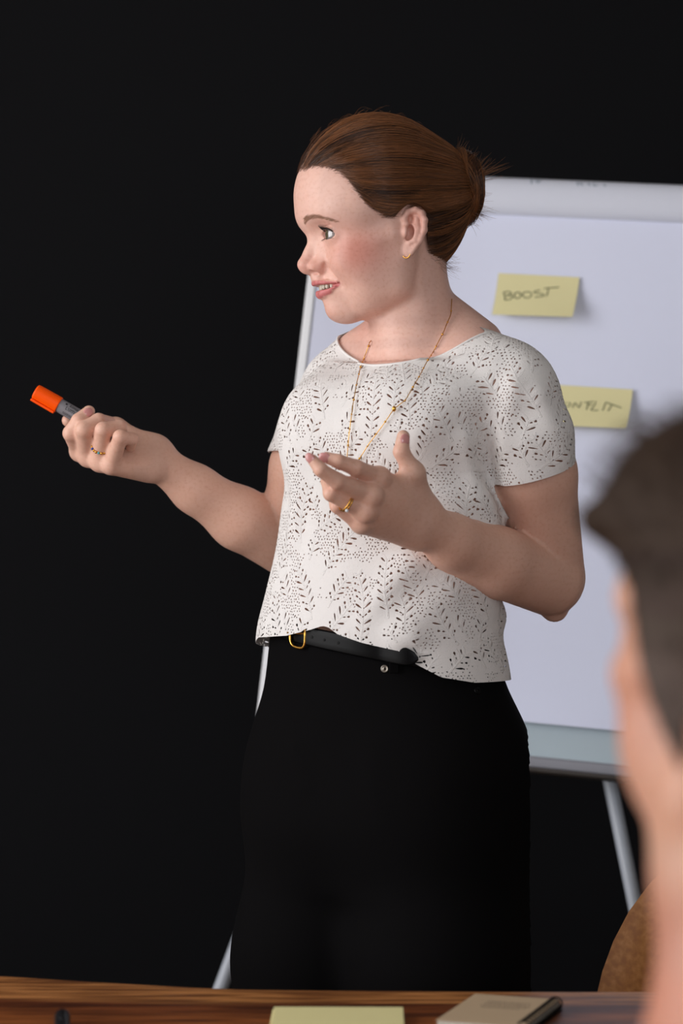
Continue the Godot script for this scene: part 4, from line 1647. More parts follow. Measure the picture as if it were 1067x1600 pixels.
func hair(who: Node3D, skin: Sdf) -> void:
	var rnd := RandomNumberGenerator.new()
	rnd.seed = 11
	var inv := head_xf.affine_inverse()
	var h := hair_field()
	var ids := h.every()
	# the combed cap of hair under the strands, cut along the hairline
	var b := AABB(head_point(0.13, -0.075, -0.1), Vector3.ZERO).expand(head_point(-0.12, 0.13, 0.1)).grow(0.01)
	var jag := FastNoiseLite.new()
	jag.seed = 5
	jag.frequency = 90.0
	var inner := Sdf.new()
	inner.xf = head_xf
	inner.ell(HAIR_C, HAIR_R - Vector3(0.0012, 0.0012, 0.0012), 0.01, Basis(Vector3(0, 0, 1), -0.09))
	inner.ell(Vector3(-0.025, -0.012, 0), Vector3(0.0455, 0.0505, 0.0545), 0.02)
	inner.ell(Vector3(-0.050, 0.026, 0), Vector3(0.029, 0.041, 0.045), 0.03)
	var shell := nets(inner, b.position, b.end, 0.0032)
	var cap := clipped(shell, func(p: Vector3, _n: Vector3) -> float:
		var q := inv * p
		return q.y - hairline(q.x) - 0.010 + jag.get_noise_3dv(p) * 0.006)
	for p in cap.v:
		cap.col.append(lin("3a2317"))
	var root := part("hair", cap.made(), M.hair, who)
	# combed strands from the hairline back to the bun
	var g := Geo.new()
	var locks := []
	for i in 90:
		locks.append(rnd.randf_range(-1.0, 1.0))
	var bun_dir := (BUN - HAIR_C).normalized()
	var n_strands := 8500
	for i in n_strands:
		var sgn := 1.0 if rnd.randf() < 0.72 else -1.0
		# a root: on the hairline, or inside it
		var kind := rnd.randf()
		var q: Vector3
		if kind < 0.55:
			var u := rnd.randf_range(-0.055, 0.1075)
			var v := hairline(u) + rnd.randfn(0.0020, 0.0032)
			q = Vector3(u, v, 0)
		else:
			var u := rnd.randf_range(-0.06, 0.105)
			q = Vector3(u, lerpf(hairline(u), 0.108, pow(rnd.randf(), 0.8)), 0)
		var e := (q - HAIR_C) / HAIR_R
		var rest := 1.0 - e.x * e.x - e.y * e.y
		if rest <= 0.0:
			if kind < 0.55:
				rest = 0.0
			else:
				continue
		q.z = sgn * HAIR_R.z * sqrt(rest)
		var d0 := (q - HAIR_C).normalized()
		var lock_at := int(fposmod(atan2(d0.y, d0.z) * 13.0 + d0.x * 9.0, 90.0))
		var lock: float = locks[lock_at]
		var c := hair_colour(rnd, lock)
		var off := rnd.randf_range(-0.0006, 0.0018) + lock * 0.0007
		var wave := rnd.randf_range(-0.02, 0.02)
		var bend := d0.cross(bun_dir).normalized()
		var stop := rnd.randf_range(0.90, 1.0)
		var pts := PackedVector3Array()
		var steps := 13
		for k in steps:
			var t := stop * k / (steps - 1)
			var dir := d0.slerp(bun_dir, t)
			# strands sag over the ear and sweep up to the bun
			dir += bend * (wave + 0.02 * lock) * sin(t * PI) * 1.3
			dir += Vector3(0, -0.24, 0) * sin(pow(t, 0.62) * PI) * clampf(0.75 - d0.y, 0.0, 1.0) * smoothstep(0.1, 0.5, d0.x)
			var p := head_xf * HAIR_C + head_xf.basis * dir.normalized() * 0.13
			var hitp := h.hit(p, -(head_xf.basis * dir.normalized()), 0.12)
			var lift := off * smoothstep(0.0, 0.15, t) - 0.0016 * (1.0 - smoothstep(0.0, 0.10, t)) * (1.0 if kind < 0.55 else 0.3)
			var at := hitp + (head_xf.basis * dir.normalized()) * lift
			# over the ear the hair is lifted clear
			var lq := inv * at
			if absf(lq.z) > 0.045 and lq.x > -0.030 and lq.x < 0.022 and d0.x > -0.15:
				var floor_v := 0.0045 - pow((lq.x + 0.003) / 0.022, 2.0) * 0.020
				if lq.y < floor_v:
					lq.y = floor_v + 0.25 * (lq.y - floor_v) * 0.2
					at = head_xf * lq
			pts.append(at)
		strand(g, pts, 0.00017 if kind < 0.55 else 0.00024, 0.00030, c, c)
	part("combed_strands", g.made(), M.hair, root)
	# loose wisps that stand off the head
	g = Geo.new()
	for i in 90:
		var u := rnd.randf_range(-0.06, 0.10)
		var q := Vector3(u, 0, 0)
		var where := rnd.randf()
		if where < 0.55:
			q.y = HAIR_C.y + HAIR_R.y * sqrt(maxf(0.0, 1.0 - pow((u - HAIR_C.x) / HAIR_R.x, 2.0))) * 0.98
			q.z = rnd.randf_range(-0.03, 0.03)
		else:
			q.y = hairline(u) + rnd.randf_range(-0.001, 0.01)
			q.z = HAIR_R.z * sqrt(maxf(0.0, 1.0 - pow((u - HAIR_C.x) / HAIR_R.x, 2.0) - pow((q.y - HAIR_C.y) / HAIR_R.y, 2.0)))
		var d0 := (q - HAIR_C).normalized()
		var back := Vector3(-1, rnd.randf_range(-0.5, 0.5), rnd.randf_range(-0.4, 0.4))
		back = (back - d0 * back.dot(d0)).normalized()
		var len := rnd.randf_range(0.010, 0.026)
		var rise := rnd.randf_range(0.02, 0.2)
		var pts := PackedVector3Array()
		for k in 7:
			var t := k / 6.0
			pts.append(head_xf * (q + d0 * 0.001 + back * len * t + d0 * len * rise * sin(t * PI * 0.8) + Vector3(0, 0.002, 0) * sin(t * 5.0 + u * 90.0)))
		strand(g, pts, 0.00013, 0.00006, lin("7a4c2c"), lin("8a5a36"))
	# fine hair at the nape
	for i in 70:
		var u := rnd.randf_range(-0.062, -0.022)
		var q := Vector3(u, hairline(u) + rnd.randf_range(-0.004, 0.006), 0)
		q.z = rnd.randf_range(0.0, 0.045)
		var p := skin.snap(head_xf * q, 0.0006)
		var pts := PackedVector3Array()
		var d := Vector3(rnd.randf_range(-0.8, -0.1), rnd.randf_range(-0.9, 0.2), rnd.randf_range(-0.2, 0.4)).normalized()
		var len := rnd.randf_range(0.005, 0.014)
		for k in 6:
			var t := k / 5.0
			pts.append(p + head_xf.basis * (d * len * t + Vector3(-0.006, 0.004 * sin(i * 1.7), 0) * t * t))
		strand(g, pts, 0.00012, 0.00005, lin("5e3b24"), lin("7a5034"))
	# short fine hair along the hairline of the forehead and the temple
	for i in 800:
		var u := rnd.randf_range(0.020, 0.108)
		var v := hairline(u) + rnd.randfn(-0.0012, 0.0022)
		var zz := 1.0 - pow((u - HAIR_C.x) / HAIR_R.x, 2.0) - pow((v - HAIR_C.y) / HAIR_R.y, 2.0)
		var q := Vector3(u, v, HAIR_R.z * sqrt(maxf(zz, 0.0)))
		var p := skin.snap(head_xf * q, 0.0004)
		var d := head_xf.basis * Vector3(-1.0, rnd.randf_range(-0.1, 0.9), 0.3)
		var len := rnd.randf_range(0.005, 0.014)
		var pts := PackedVector3Array()
		for k in 5:
			pts.append(skin.snap(p + d * len * k / 4.0, 0.0004 + 0.0012 * k / 4.0))
		strand(g, pts, 0.00013, 0.00006, lin("5e3c26"), lin("7a5034"))
	part("loose_wisps", g.made(), M.hair, root)
	# the bun: a core wound round with strands, ends sticking out behind
	g = Geo.new()
	var core := Sdf.new()
	core.xf = head_xf
	core.ell(BUN + Vector3(-0.004, 0, 0), Vector3(0.027, 0.041, 0.036))
	core.ell(BUN + Vector3(0.012, 0.004, 0), Vector3(0.020, 0.040, 0.040), 0.02)
	var bb := AABB(head_xf * BUN, Vector3.ZERO).grow(0.06)
	var cg := nets(core, bb.position, bb.end, 0.004)
	for p in cg.v:
		cg.col.append(lin("382115"))
	g.add(cg)
	for i in 1500:
		var r := sqrt(rnd.randf_range(0.04, 1.0))
		var start := rnd.randf() * TAU
		var span := rnd.randf_range(1.2, 3.4)
		var c := hair_colour(rnd, sin(r * 14.0) * 0.8)
		var tilt := rnd.randfn(0.0, 0.12)
		var deep := rnd.randf_range(-0.001, 0.0035)
		var pts := PackedVector3Array()
		for k in 12:
			var t := k / 11.0
			var an := start + span * t
			var rr := r + 0.10 * sin(an * 2.0 + start)
			var y := cos(an) * rr
			var z := sin(an) * rr
			var x := -sqrt(maxf(0.0, 1.0 - minf(rr * rr, 1.0)))
			pts.append(head_xf * (BUN + Vector3(-0.004, 0, 0) + Vector3(x * (0.027 + deep) + tilt * 0.02 * y, y * (0.041 + deep), z * (0.036 + deep))))
		strand(g, pts, 0.00030, 0.00022, c, c)
	var bun := part("bun", g.made(), M.hair, root)
	g = Geo.new()
	for tuft in [[Vector3(-0.069, 0.066, 0.004), Vector3(-0.55, 1.0, 0.2), 0.010, 40, 0.3], [Vector3(-0.081, 0.060, 0.010), Vector3(-0.7, 0.9, 0.2), 0.010, 50, 0.3], [Vector3(-0.088, 0.046, 0.014), Vector3(-0.75, 0.9, 0.1), 0.016, 50, 0.22], [Vector3(-0.091, 0.040, 0.014), Vector3(-1.0, 0.42, 0.1), 0.032, 45, 0.18], [Vector3(-0.093, 0.018, 0.012), Vector3(-1.0, 0.0, 0.2), 0.008, 40, 0.3], [Vector3(-0.089, 0.004, 0.014), Vector3(-1.0, -0.30, 0.2), 0.012, 60, 0.2], [Vector3(-0.085, -0.006, 0.010), Vector3(-0.8, -0.55, 0.2), 0.010, 40, 0.3]]:
		for i in int(tuft[3] * 0.6):
			var p: Vector3 = tuft[0] + Vector3(rnd.randfn(0, 0.0022), rnd.randfn(0, 0.003), rnd.randfn(0, 0.008)) - tuft[1].normalized() * 0.012
			var d: Vector3 = (tuft[1].normalized() + Vector3(rnd.randfn(0, 1), rnd.randfn(0, 1), rnd.randfn(0, 1)) * tuft[4] * 0.38).normalized()
			var curl := Vector3(rnd.randfn(0, 1), rnd.randfn(0.2, 1), rnd.randfn(0, 1)) * 0.0035
			var len: float = tuft[2] * rnd.randf_range(0.6, 1.25) + 0.012
			var c := hair_colour(rnd, rnd.randf_range(-0.5, 0.7))
			var pts := PackedVector3Array()
			for k in 7:
				var t := k / 6.0
				pts.append(head_xf * (p + d * len * t + curl * t * t))
			strand(g, pts, 0.00030, 0.00005, c, c.lerp(lin("a8703f"), 0.4))
	part("loose_ends", g.made(), M.hair, bun)

var top_field: Sdf
var jeans_field: Sdf
const TOP_AXIS := Vector2(600, 0)

func add_sleeves(f: Sdf) -> void:
	f.cap(P(800, 596, 0.060), P(828, 680, 0.060), 0.0400, 0.0445, 0.018)
	f.cap(P(828, 680, 0.060), P(833, 748, 0.050), 0.0445, 0.0470, 0.01)
	f.cap(P(530, 606, -0.070), P(492, 672, -0.105), 0.037, 0.0400, 0.018)
	f.cap(P(492, 672, -0.105), P(476, 722, -0.125), 0.0400, 0.0440, 0.01)

func make_top_field() -> Sdf:
	var f := Sdf.new()
	var st := []
	for s in TRUNK:
		st.append(torso_station(s))
	f.loft(st, 0.01, Transform3D(body_xf.basis, Vector3.ZERO))
	f.xf = body_xf
	f.bust(Vector3(0.050, 0.295, 0.040), Vector3(0.050, 0.056, 0.042), 0.035)
	f.xf = Transform3D.IDENTITY
	add_shoulders(f, 0.0045)
	add_sleeves(f)
	# folds: [from, to, width, height]
	for r in [[P(520, 855, 0.12), P(470, 965, 0.13), 0.020, 0.007], [P(560, 870, 0.13), P(520, 985, 0.13), 0.014, -0.004], [P(640, 880, 0.12), P(560, 960, 0.13), 0.018, 0.005], [P(645, 992, 0.12), P(778, 962, 0.02), 0.014, 0.007], [P(640, 1020, 0.12), P(785, 1000, 0.02), 0.010, -0.004],
			[P(700, 930, 0.10), P(620, 990, 0.12), 0.014, 0.004], [P(750, 660, 0.10), P(782, 800, 0.06), 0.010, -0.005], [P(735, 690, 0.11), P(770, 860, 0.06), 0.014, 0.004], [P(700, 620, 0.10), P(640, 700, 0.13), 0.020, 0.003], [P(560, 620, 0.08), P(600, 720, 0.13), 0.018, -0.003],
			[P(470, 700, 0.02), P(450, 850, 0.04), 0.014, 0.004], [P(490, 760, 0.09), P(430, 930, 0.06), 0.016, 0.004], [P(460, 880, 0.09), P(410, 985, 0.05), 0.014, -0.004], [P(790, 560, 0.10), P(770, 640, 0.11), 0.012, -0.003], [P(800, 600, 0.11), P(775, 720, 0.10), 0.012, 0.003],
			[P(850, 620, 0.11), P(880, 715, 0.09), 0.014, 0.003], [P(500, 560, 0.0), P(470, 660, -0.06), 0.012, 0.003], [P(700, 800, 0.13), P(640, 850, 0.13), 0.016, -0.003]]:
		f.ridge(r[0], r[1], r[2], r[3] * (1.5 if r[3] > 0.0 else 0.8))
	return f

func top_angle(p: Vector3) -> float:
	# degrees about the trunk, 0 is her front, growing towards her left
	var q := body_xf.basis.inverse() * (p - P(596, 1000, 0.0))
	return rad_to_deg(atan2(q.x, q.z))

func hem_height(deg: float) -> float:
	var ks := [-180.0, -85.0, -66.0, -55.0, -25.0, -8.0, 0.0, 4.0, 10.0, 24.0, 42.0, 50.0, 61.0, 76.0, 115.0, 180.0]
	var ys := [1040.0, 1012.0, 1004.0, 996.0, 993.0, 984.0, 978.0, 980.0, 991.0, 1004.0, 1016.0, 1036.0, 1056.0, 1064.0, 1060.0, 1040.0]
	for i in ks.size() - 1:
		if deg <= ks[i + 1]:
			var y := lerpf(ys[i], ys[i + 1], (deg - ks[i]) / (ks[i + 1] - ks[i]))
			return P(0, y, 0.11 * cos(deg_to_rad(deg - 35.0))).y
	return P(0, 1040, 0).y

func neck_side(p: Vector3) -> Vector2:
	var q := body_xf.basis.inverse() * (p - P(655, 560, -0.005))
	return Vector2(q.x, q.z)

func neck_height(lat: float, fwd: float) -> float:
	var front := P(0, 571, 0.05).y + 0.040 * pow(absf(lat) / 0.098, 2.4)
	var back := P(0, 512, -0.04).y + 0.012 * pow(absf(lat) / 0.098, 2.4)
	return lerpf(back, front, smoothstep(-0.02, 0.02, fwd))

func blouse(who: Node3D) -> void:
	top_field = make_top_field()
	var f := top_field
	var b := AABB(P(385, 1085, -0.24), Vector3.ZERO).expand(P(925, 490, 0.2))
	var g := nets(f, b.position, b.end, 0.0042)
	# the sleeves end in a plane across the arm
	var trunk := Sdf.new()
	var st := []
	for s in TRUNK:
		st.append(torso_station(s))
	trunk.loft(st, 0.01, Transform3D(body_xf.basis, Vector3.ZERO))
	var trunk_ids := trunk.every()
	var arms := Sdf.new()
	add_sleeves(arms)
	var left_arm := PackedInt32Array([0, 1])
	var right_arm := PackedInt32Array([2, 3])
	var l0 := P(834, 744, 0.075)
	var ld := (P(834, 744, 0.09) - P(768, 766, 0.10)).cross(Vector3(0, -0.25, 1.0)).normalized()
	if ld.y > 0.0:
		ld = -ld
	var r0 := P(432, 698, -0.12)
	var rd := (P(420, 680, -0.12) - P(444, 714, -0.12)).cross(Vector3(0.25, -0.3, 1.0)).normalized()
	if rd.y > 0.0:
		rd = -rd
	var cut := clipped(g, func(p: Vector3, _n: Vector3) -> float:
		var n := neck_side(p)
		var d := neck_height(n.x, n.y) - p.y
		d = minf(d, p.y - hem_height(top_angle(p)))
		if p.y < 1.26 and p.y > 1.10:
			var t := trunk.at_point(p, trunk_ids)
			if p.x > 0.1:
				d = minf(d, maxf(-(p - l0).dot(ld), arms.at_point(p, left_arm) - t + 0.002))
			elif p.x < 0.03:
				d = minf(d, maxf(-(p - r0).dot(rd), arms.at_point(p, right_arm) - t + 0.002))
		return d, 0.0007)
	var inv := Transform3D(body_xf.basis, Vector3.ZERO).affine_inverse()
	for i in cut.v.size():
		cut.v[i] = inv * cut.v[i]
		cut.n[i] = inv.basis * cut.n[i]
	var top := part("lace_top", cut.made(), M.lace, who, inv.affine_inverse())
	top.set_meta("label", "white cotton lace top with cap sleeves")
	# bindings: neckline
	var ring := []
	for i in 61:
		var lat := lerpf(-0.0985, 0.0985, i / 60.0)
		var from := P(655, 560, -0.005) + body_xf.basis * Vector3(lat, 0, 0.25)
		from.y = neck_height(lat, 0.1)
		var p := f.hit(from, body_xf.basis * Vector3(0, 0, -1), 0.4)
		if absf(f.dist(p)) < 0.003:
			ring.append(p)
	var tg := Geo.new()
	tg.tube(ring, [0.0014], 6)
	part("neckline_binding", tg.made(), M.cotton, top, inv)

func waist_plane(deg: float) -> Vector3:
	# direction in the tilted plane of the waistband
	var d := body_xf.basis * Vector3(sin(deg_to_rad(deg)), 0, cos(deg_to_rad(deg)))
	return (d + Vector3(0, -0.178 * d.x, 0)).normalized()

func jeans(who: Node3D) -> void:
	var f := Sdf.new()
	jeans_field = f
	var st := []
	for s in [[1440, 606, 0.050, 0.040], [1380, 608, 0.118, 0.085], [1290, 608, 0.156, 0.116], [1200, 606, 0.1560, 0.117], [1130, 604, 0.1500, 0.113], [1060, 599, 0.1385, 0.104], [1010, 597, 0.1325, 0.100], [940, 600, 0.130, 0.097]]:
		st.append(torso_station(s))
	f.loft(st, 0.01, Transform3D(body_xf.basis, Vector3.ZERO))
	f.chain([P(525, 1230, -0.045), P(498, 1500, -0.045), Vector3(-0.022, 0.40, -0.04), Vector3(-0.035, 0.03, -0.03)], [0.094, 0.085, 0.076, 0.084], 0.05)
	f.chain([P(688, 1230, 0.05), P(700, 1500, 0.06), Vector3(0.12, 0.40, 0.05), Vector3(0.125, 0.03, 0.06)], [0.094, 0.085, 0.076, 0.084], 0.05)
	# seams, fly and wrinkles
	f.ridge(P(488, 1015, 0.10), P(487, 1140, 0.11), 0.0035, 0.0016)
	f.ridge(P(512, 1022, 0.12), P(508, 1100, 0.12), 0.0025, 0.0010)
	f.ridge(P(508, 1100, 0.12), P(488, 1150, 0.12), 0.0025, 0.0010)
	for i in 5:
		f.ridge(P(440 + 8 * i, 1120 + 26 * i, 0.07), P(480, 1150 + 22 * i, 0.11), 0.008, 0.0022)
		f.ridge(P(560 + 10 * i, 1160 + 30 * i, 0.13), P(740, 1170 + 24 * i, 0.11), 0.012, 0.0018)
	var b := AABB(P(350, 950, -0.26), Vector3.ZERO).expand(P(850, 1300, 0.26)).expand(Vector3(0, 0.0, 0))
	var g := nets(f, b.position, b.end, 0.006)
	var c := P(600, 1004, 0.0)
	var cut := clipped(g, func(p: Vector3, _n: Vector3) -> float:
		return minf(c.y - 0.178 * (p.x - c.x) - p.y, p.y - 0.045), 0.0015)
	var o := part("jeans", cut.made(), M.jeans, who)
	o.set_meta("label", "black high-waisted jeans")
	# belt: follows the waistband
	var band := func(d0: float, d1: float, off: float, half: float, down: float, n: int) -> Array:
		var rows := []
		for k in 8:
			var prof: Vector2 = [Vector2(-1, 0), Vector2(-1, 0.7), Vector2(-0.85, 1), Vector2(-0.3, 1), Vector2(0.3, 1), Vector2(0.85, 1), Vector2(1, 0.7), Vector2(1, 0)][k]
			rows.append([prof])
		var out := []
		for r in rows:
			out.append([])
		for i in n + 1:
			var deg := lerpf(d0, d1, float(i) / n)
			var dir := waist_plane(deg)
			var p := f.hit(c + Vector3(0, -down, 0) + dir * 0.25, -dir, 0.24)
			for k in 8:
				var prof: Vector2 = rows[k][0]
				out[k].append(p + dir * (off + (0.010 * smoothstep(0.70, 0.98, float(i) / n) if off > 0.002 else 0.0) + prof.y * 0.0028) + Vector3(0, prof.x * half, 0))
		return out
	var bg := Geo.new()
	bg.grid(band.call(-180.0, 180.0, 0.0005, 0.0100, 0.004, 96))
	var belt := part("belt", bg.made(), M.belt, who)
	# the free end, lying over the belt, with a round tip
	var eg := Geo.new()
	var rows: Array = band.call(-16.0, 49.5, 0.0030, 0.0098, 0.004, 40)
	for i in 41:
		var t := clampf((i - 35) / 5.0, 0.0, 1.0)
		var sq := sqrt(maxf(0.0, 1.0 - t * t * 0.97))
		var mid: Vector3 = (rows[0][i] + rows[7][i]) / 2.0
		for k in 8:
			rows[k][i] = Vector3(rows[k][i].x, mid.y + (rows[k][i].y - mid.y) * sq, rows[k][i].z)
	eg.grid(rows)
	eg.cap([rows[0][40], rows[2][40], rows[5][40], rows[7][40]], waist_plane(90))
	part("belt_end", eg.made(), M.belt, belt)
	var hole := mat(hexc("050505"), 0.9)
	for deg in [-11.0, -2.0, 7.5]:
		var dir := waist_plane(deg)
		var p: Vector3 = f.hit(c + Vector3(0, -0.004, 0) + dir * 0.25, -dir, 0.24) + dir * 0.0060
		var hg := Geo.new()
		hg.ball(p, Vector3(0.0016, 0.0016, 0.0004), Basis.looking_at(dir), 6, 10)
		part("belt_hole", hg.made(), hole, belt)
	# gold buckle
	var bk := Geo.new()
	var loop := []
	for i in 25:
		var an := TAU * i / 24.0
		var deg := -23.0 + 6.5 * signf(cos(an)) * pow(absf(cos(an)), 0.6)
		var dir := waist_plane(deg)
		var p: Vector3 = f.hit(c + Vector3(0, -0.004, 0) + dir * 0.25, -dir, 0.24) + dir * 0.0055
		loop.append(p + Vector3(0, 0.0145 * signf(sin(an)) * pow(absf(sin(an)), 0.6), 0))
	bk.tube(loop, [0.0016], 8, false)
	var pd := waist_plane(-23.0)
	var pp: Vector3 = f.hit(c + Vector3(0, -0.004, 0) + pd * 0.25, -pd, 0.24) + pd * 0.0065
	bk.tube([pp + Vector3(-0.010, 0.001, 0), pp + Vector3(0.010, 0, 0.004)], [0.0012, 0.0009], 6)
	part("buckle", bk.made(), M.gold, belt)
	# belt loop, rivets
	for deg in [39.0]:
		var dir := waist_plane(deg)
		var p: Vector3 = f.hit(c + Vector3(0, -0.006, 0) + dir * 0.25, -dir, 0.24) + dir * 0.006
		var lg := Geo.new()
		lg.box(Vector3(0.010, 0.036, 0.0022), 0.0008, Transform3D(Basis.looking_at(dir), p))
		part("belt_loop", lg.made(), M.jeans, o)
	for px in [[601, 1045], [746, 1079]]:
		var p := on_surface(f, px[0], px[1], 0.2)
		var n := f.normal(p)
		var x := n.cross(Vector3.UP).normalized()
		var rg := Geo.new()
		rg.lathe([Vector2(0.0, 0.0016), Vector2(0.0012, 0.0016), Vector2(0.0016, 0.0007), Vector2(0.0024, 0.0007), Vector2(0.0034, 0.0014), Vector2(0.0042, 0.0008), Vector2(0.0044, -0.001)], 16, Transform3D(Basis(x, n, x.cross(n)), p))
		part("rivet", rg.made(), M.rivet if px[0] < 700 else M.belt, o)
	# shoes
	for s in [[Vector3(-0.055, 0.0, -0.01), -38.0], [Vector3(0.105, 0.0, 0.08), -26.0]]:
		var sf := Sdf.new()
		var a: float = deg_to_rad(s[1])
		sf.xf = Transform3D(Basis(Vector3.UP, a), s[0])
		sf.chain([Vector3(0, 0.040, -0.06), Vector3(0, 0.036, 0.03), Vector3(0, 0.026, 0.13)], [0.034, 0.036, 0.024], 0.02)
		sf.cap(Vector3(0, 0.045, -0.06), Vector3(0, 0.09, -0.06), 0.034, 0.034, 0.02)
		var low: Vector3 = s[0] + Vector3(-0.2, 0, -0.2)
		var sg := clipped(nets(sf, low, s[0] + Vector3(0.2, 0.14, 0.24), 0.006), func(p: Vector3, _n: Vector3) -> float: return p.y - 0.003)
		part("shoe", sg.made(), M.belt, who)

func ring_of(center: Vector3, axis: Vector3, r: float, tube_r: float, n := 28) -> Geo:
	var g := Geo.new()
	var x := axis.cross(Vector3(0.2, 0.9, 0.4)).normalized()
	var y := axis.normalized().cross(x)
	var pts := []
	for i in n + 1:
		var an := TAU * i / n
		pts.append(center + (x * cos(an) + y * sin(an)) * r)
	g.tube(pts, [tube_r], 6, false)
	return g

func jewellery(who: Node3D, f: Sdf) -> void:
	# necklace
	var neck := Sdf.new()
	add_torso(neck)
	add_head(neck)
	neck.xf = Transform3D.IDENTITY
	var path := []
	for line in [[[704, 468], [703, 492], [693, 520], [676, 553], [655, 592], [634, 627], [617, 640], [600, 665], [578, 694], [560, 722], [551, 738]], [[551, 738], [545, 715], [548, 680], [553, 640], [560, 600], [568, 565], [576, 545], [583, 528]]]:
		for i in line.size() - 1:
			for k in 3:
				path.append(on_both(neck, lerpf(line[i][0], line[i + 1][0], k / 3.0), lerpf(line[i][1], line[i + 1][1], k / 3.0)))
	for q in [P(594, 516, -0.040), P(612, 500, -0.060), P(645, 486, -0.066), P(680, 474, -0.052), P(700, 468, -0.030)]:
		path.append(q)
	path.append(path[0])
	var pts := smooth_path(path, 3)
	var chain := Geo.new()
	chain.tube(pts, [0.00048], 5, false)
	var o := part("necklace", chain.made(), M.gold, who)
	var run := 0.0
	var k := 0
	for i in range(1, pts.size()):
		run += pts[i].distance_to(pts[i - 1])
		if run > 0.0145:
			run = 0.0
			k += 1
			var g := Geo.new()
			var s := 0.0010 if k % 3 else 0.0013
			g.ball(pts[i], Vector3.ONE * s, Basis.IDENTITY, 6, 8)
			part("bead", g.made(), M.gold, o)
	var pen := Geo.new()
	pen.ball(on_both(neck, 617, 640) + Vector3(0, 0, 0.001), Vector3(0.0022, 0.0030, 0.0018), Basis.IDENTITY, 8, 12)
	part("pendant_bead", pen.made(), M.gold, o)
	# earrings
	for s in [1.0, -1.0]:
		var at := head_point(0.0035, -0.0505, s * 0.0680)
		part("earring", ring_of(at, head_xf.basis * Vector3(0.8, 0, 1), 0.0042, 0.0006).made(), M.gold, who)
	# her right hand: a beaded ring
	var h: Array = right_hand()[2]
	var rc: Vector3 = h[0].lerp(h[1], 0.46)
	var ax: Vector3 = (h[1] - h[0]).normalized()
	var rg := ring_of(rc, ax, 0.0099, 0.0007)
	var ro := part("finger_ring", rg.made(), M.gold, who)
	var x := ax.cross(Vector3(0.2, 0.9, 0.4)).normalized()
	var y := ax.cross(x)
	for i in 20:
		var an := TAU * i / 20.0
		var g := Geo.new()
		g.ball(rc + (x * cos(an) + y * sin(an)) * 0.0102, Vector3.ONE * (0.0014 if i % 2 else 0.0017), Basis.IDENTITY, 6, 8)
		part("ring_bead", g.made(), [M.gold, M.gold, M.lapis, M.gold, M.gold, M.turquoise, M.gold][i % 7], ro)
	# her left hand: two thin bands, one with a stone
	h = left_hand()[2]
	ax = (h[1] - h[0]).normalized()
	for k2 in 2:
		rc = h[0].lerp(h[1], 0.53 + 0.055 * k2)
		var rr := part("finger_ring", ring_of(rc, ax, 0.0098, 0.0009).made(), M.gold, who)
		if k2 == 0:
			var g := Geo.new()
			var side := (Vector3(0, -0.75, 0.65) - ax * Vector3(0, -0.75, 0.65).dot(ax)).normalized()
			g.ball(rc + side * 0.0112, Vector3(0.0018, 0.0018, 0.0014), Basis.IDENTITY, 4, 6)
			part("ring_stone", g.made(), M.gem, rr)

func on_both(neck: Sdf, px: float, py: float) -> Vector3:
	var e := P(px, py, 0.3)
	var d := (P(px, py, -0.2) - e).normalized()
	var a := neck.hit(e, d, 0.6)
	var b := top_field.hit(e, d, 0.6)
	var n := neck_side(b)
	if b.z > a.z and b.y < neck_height(n.x, n.y):
		return b + top_field.normal(b) * 0.0030
	return a + neck.normal(a) * 0.0016

func nails(body: Node3D, f: Sdf) -> void:
	var r := right_hand()
	var l := left_hand()
	for q in [[r[0], 138, 644, 0.0052, 0.0044], [l[0], 507, 715, 0.0056, 0.0044], [l[1], 484, 716, 0.0050, 0.0040], [l[4], 633.5, 687, 0.0052, 0.0046]]:
		var fin: Array = q[0]
		var along: Vector3 = (fin[-1] - fin[-2]).normalized()
		var e := P(q[1], q[2], 0.4)
		var p := f.hit(e, (P(q[1], q[2], -0.2) - e).normalized(), 0.7)
		var n := f.normal(p)
		n = (n - along * n.dot(along)).normalized()
		var g := Geo.new()
		g.ball(p - n * 0.0014, Vector3(q[4] * 1.12, 0.0019, q[3] * 1.2), Basis(n.cross(along), n, along), 10, 16)
		part("fingernail", g.made(), M.nail, body)

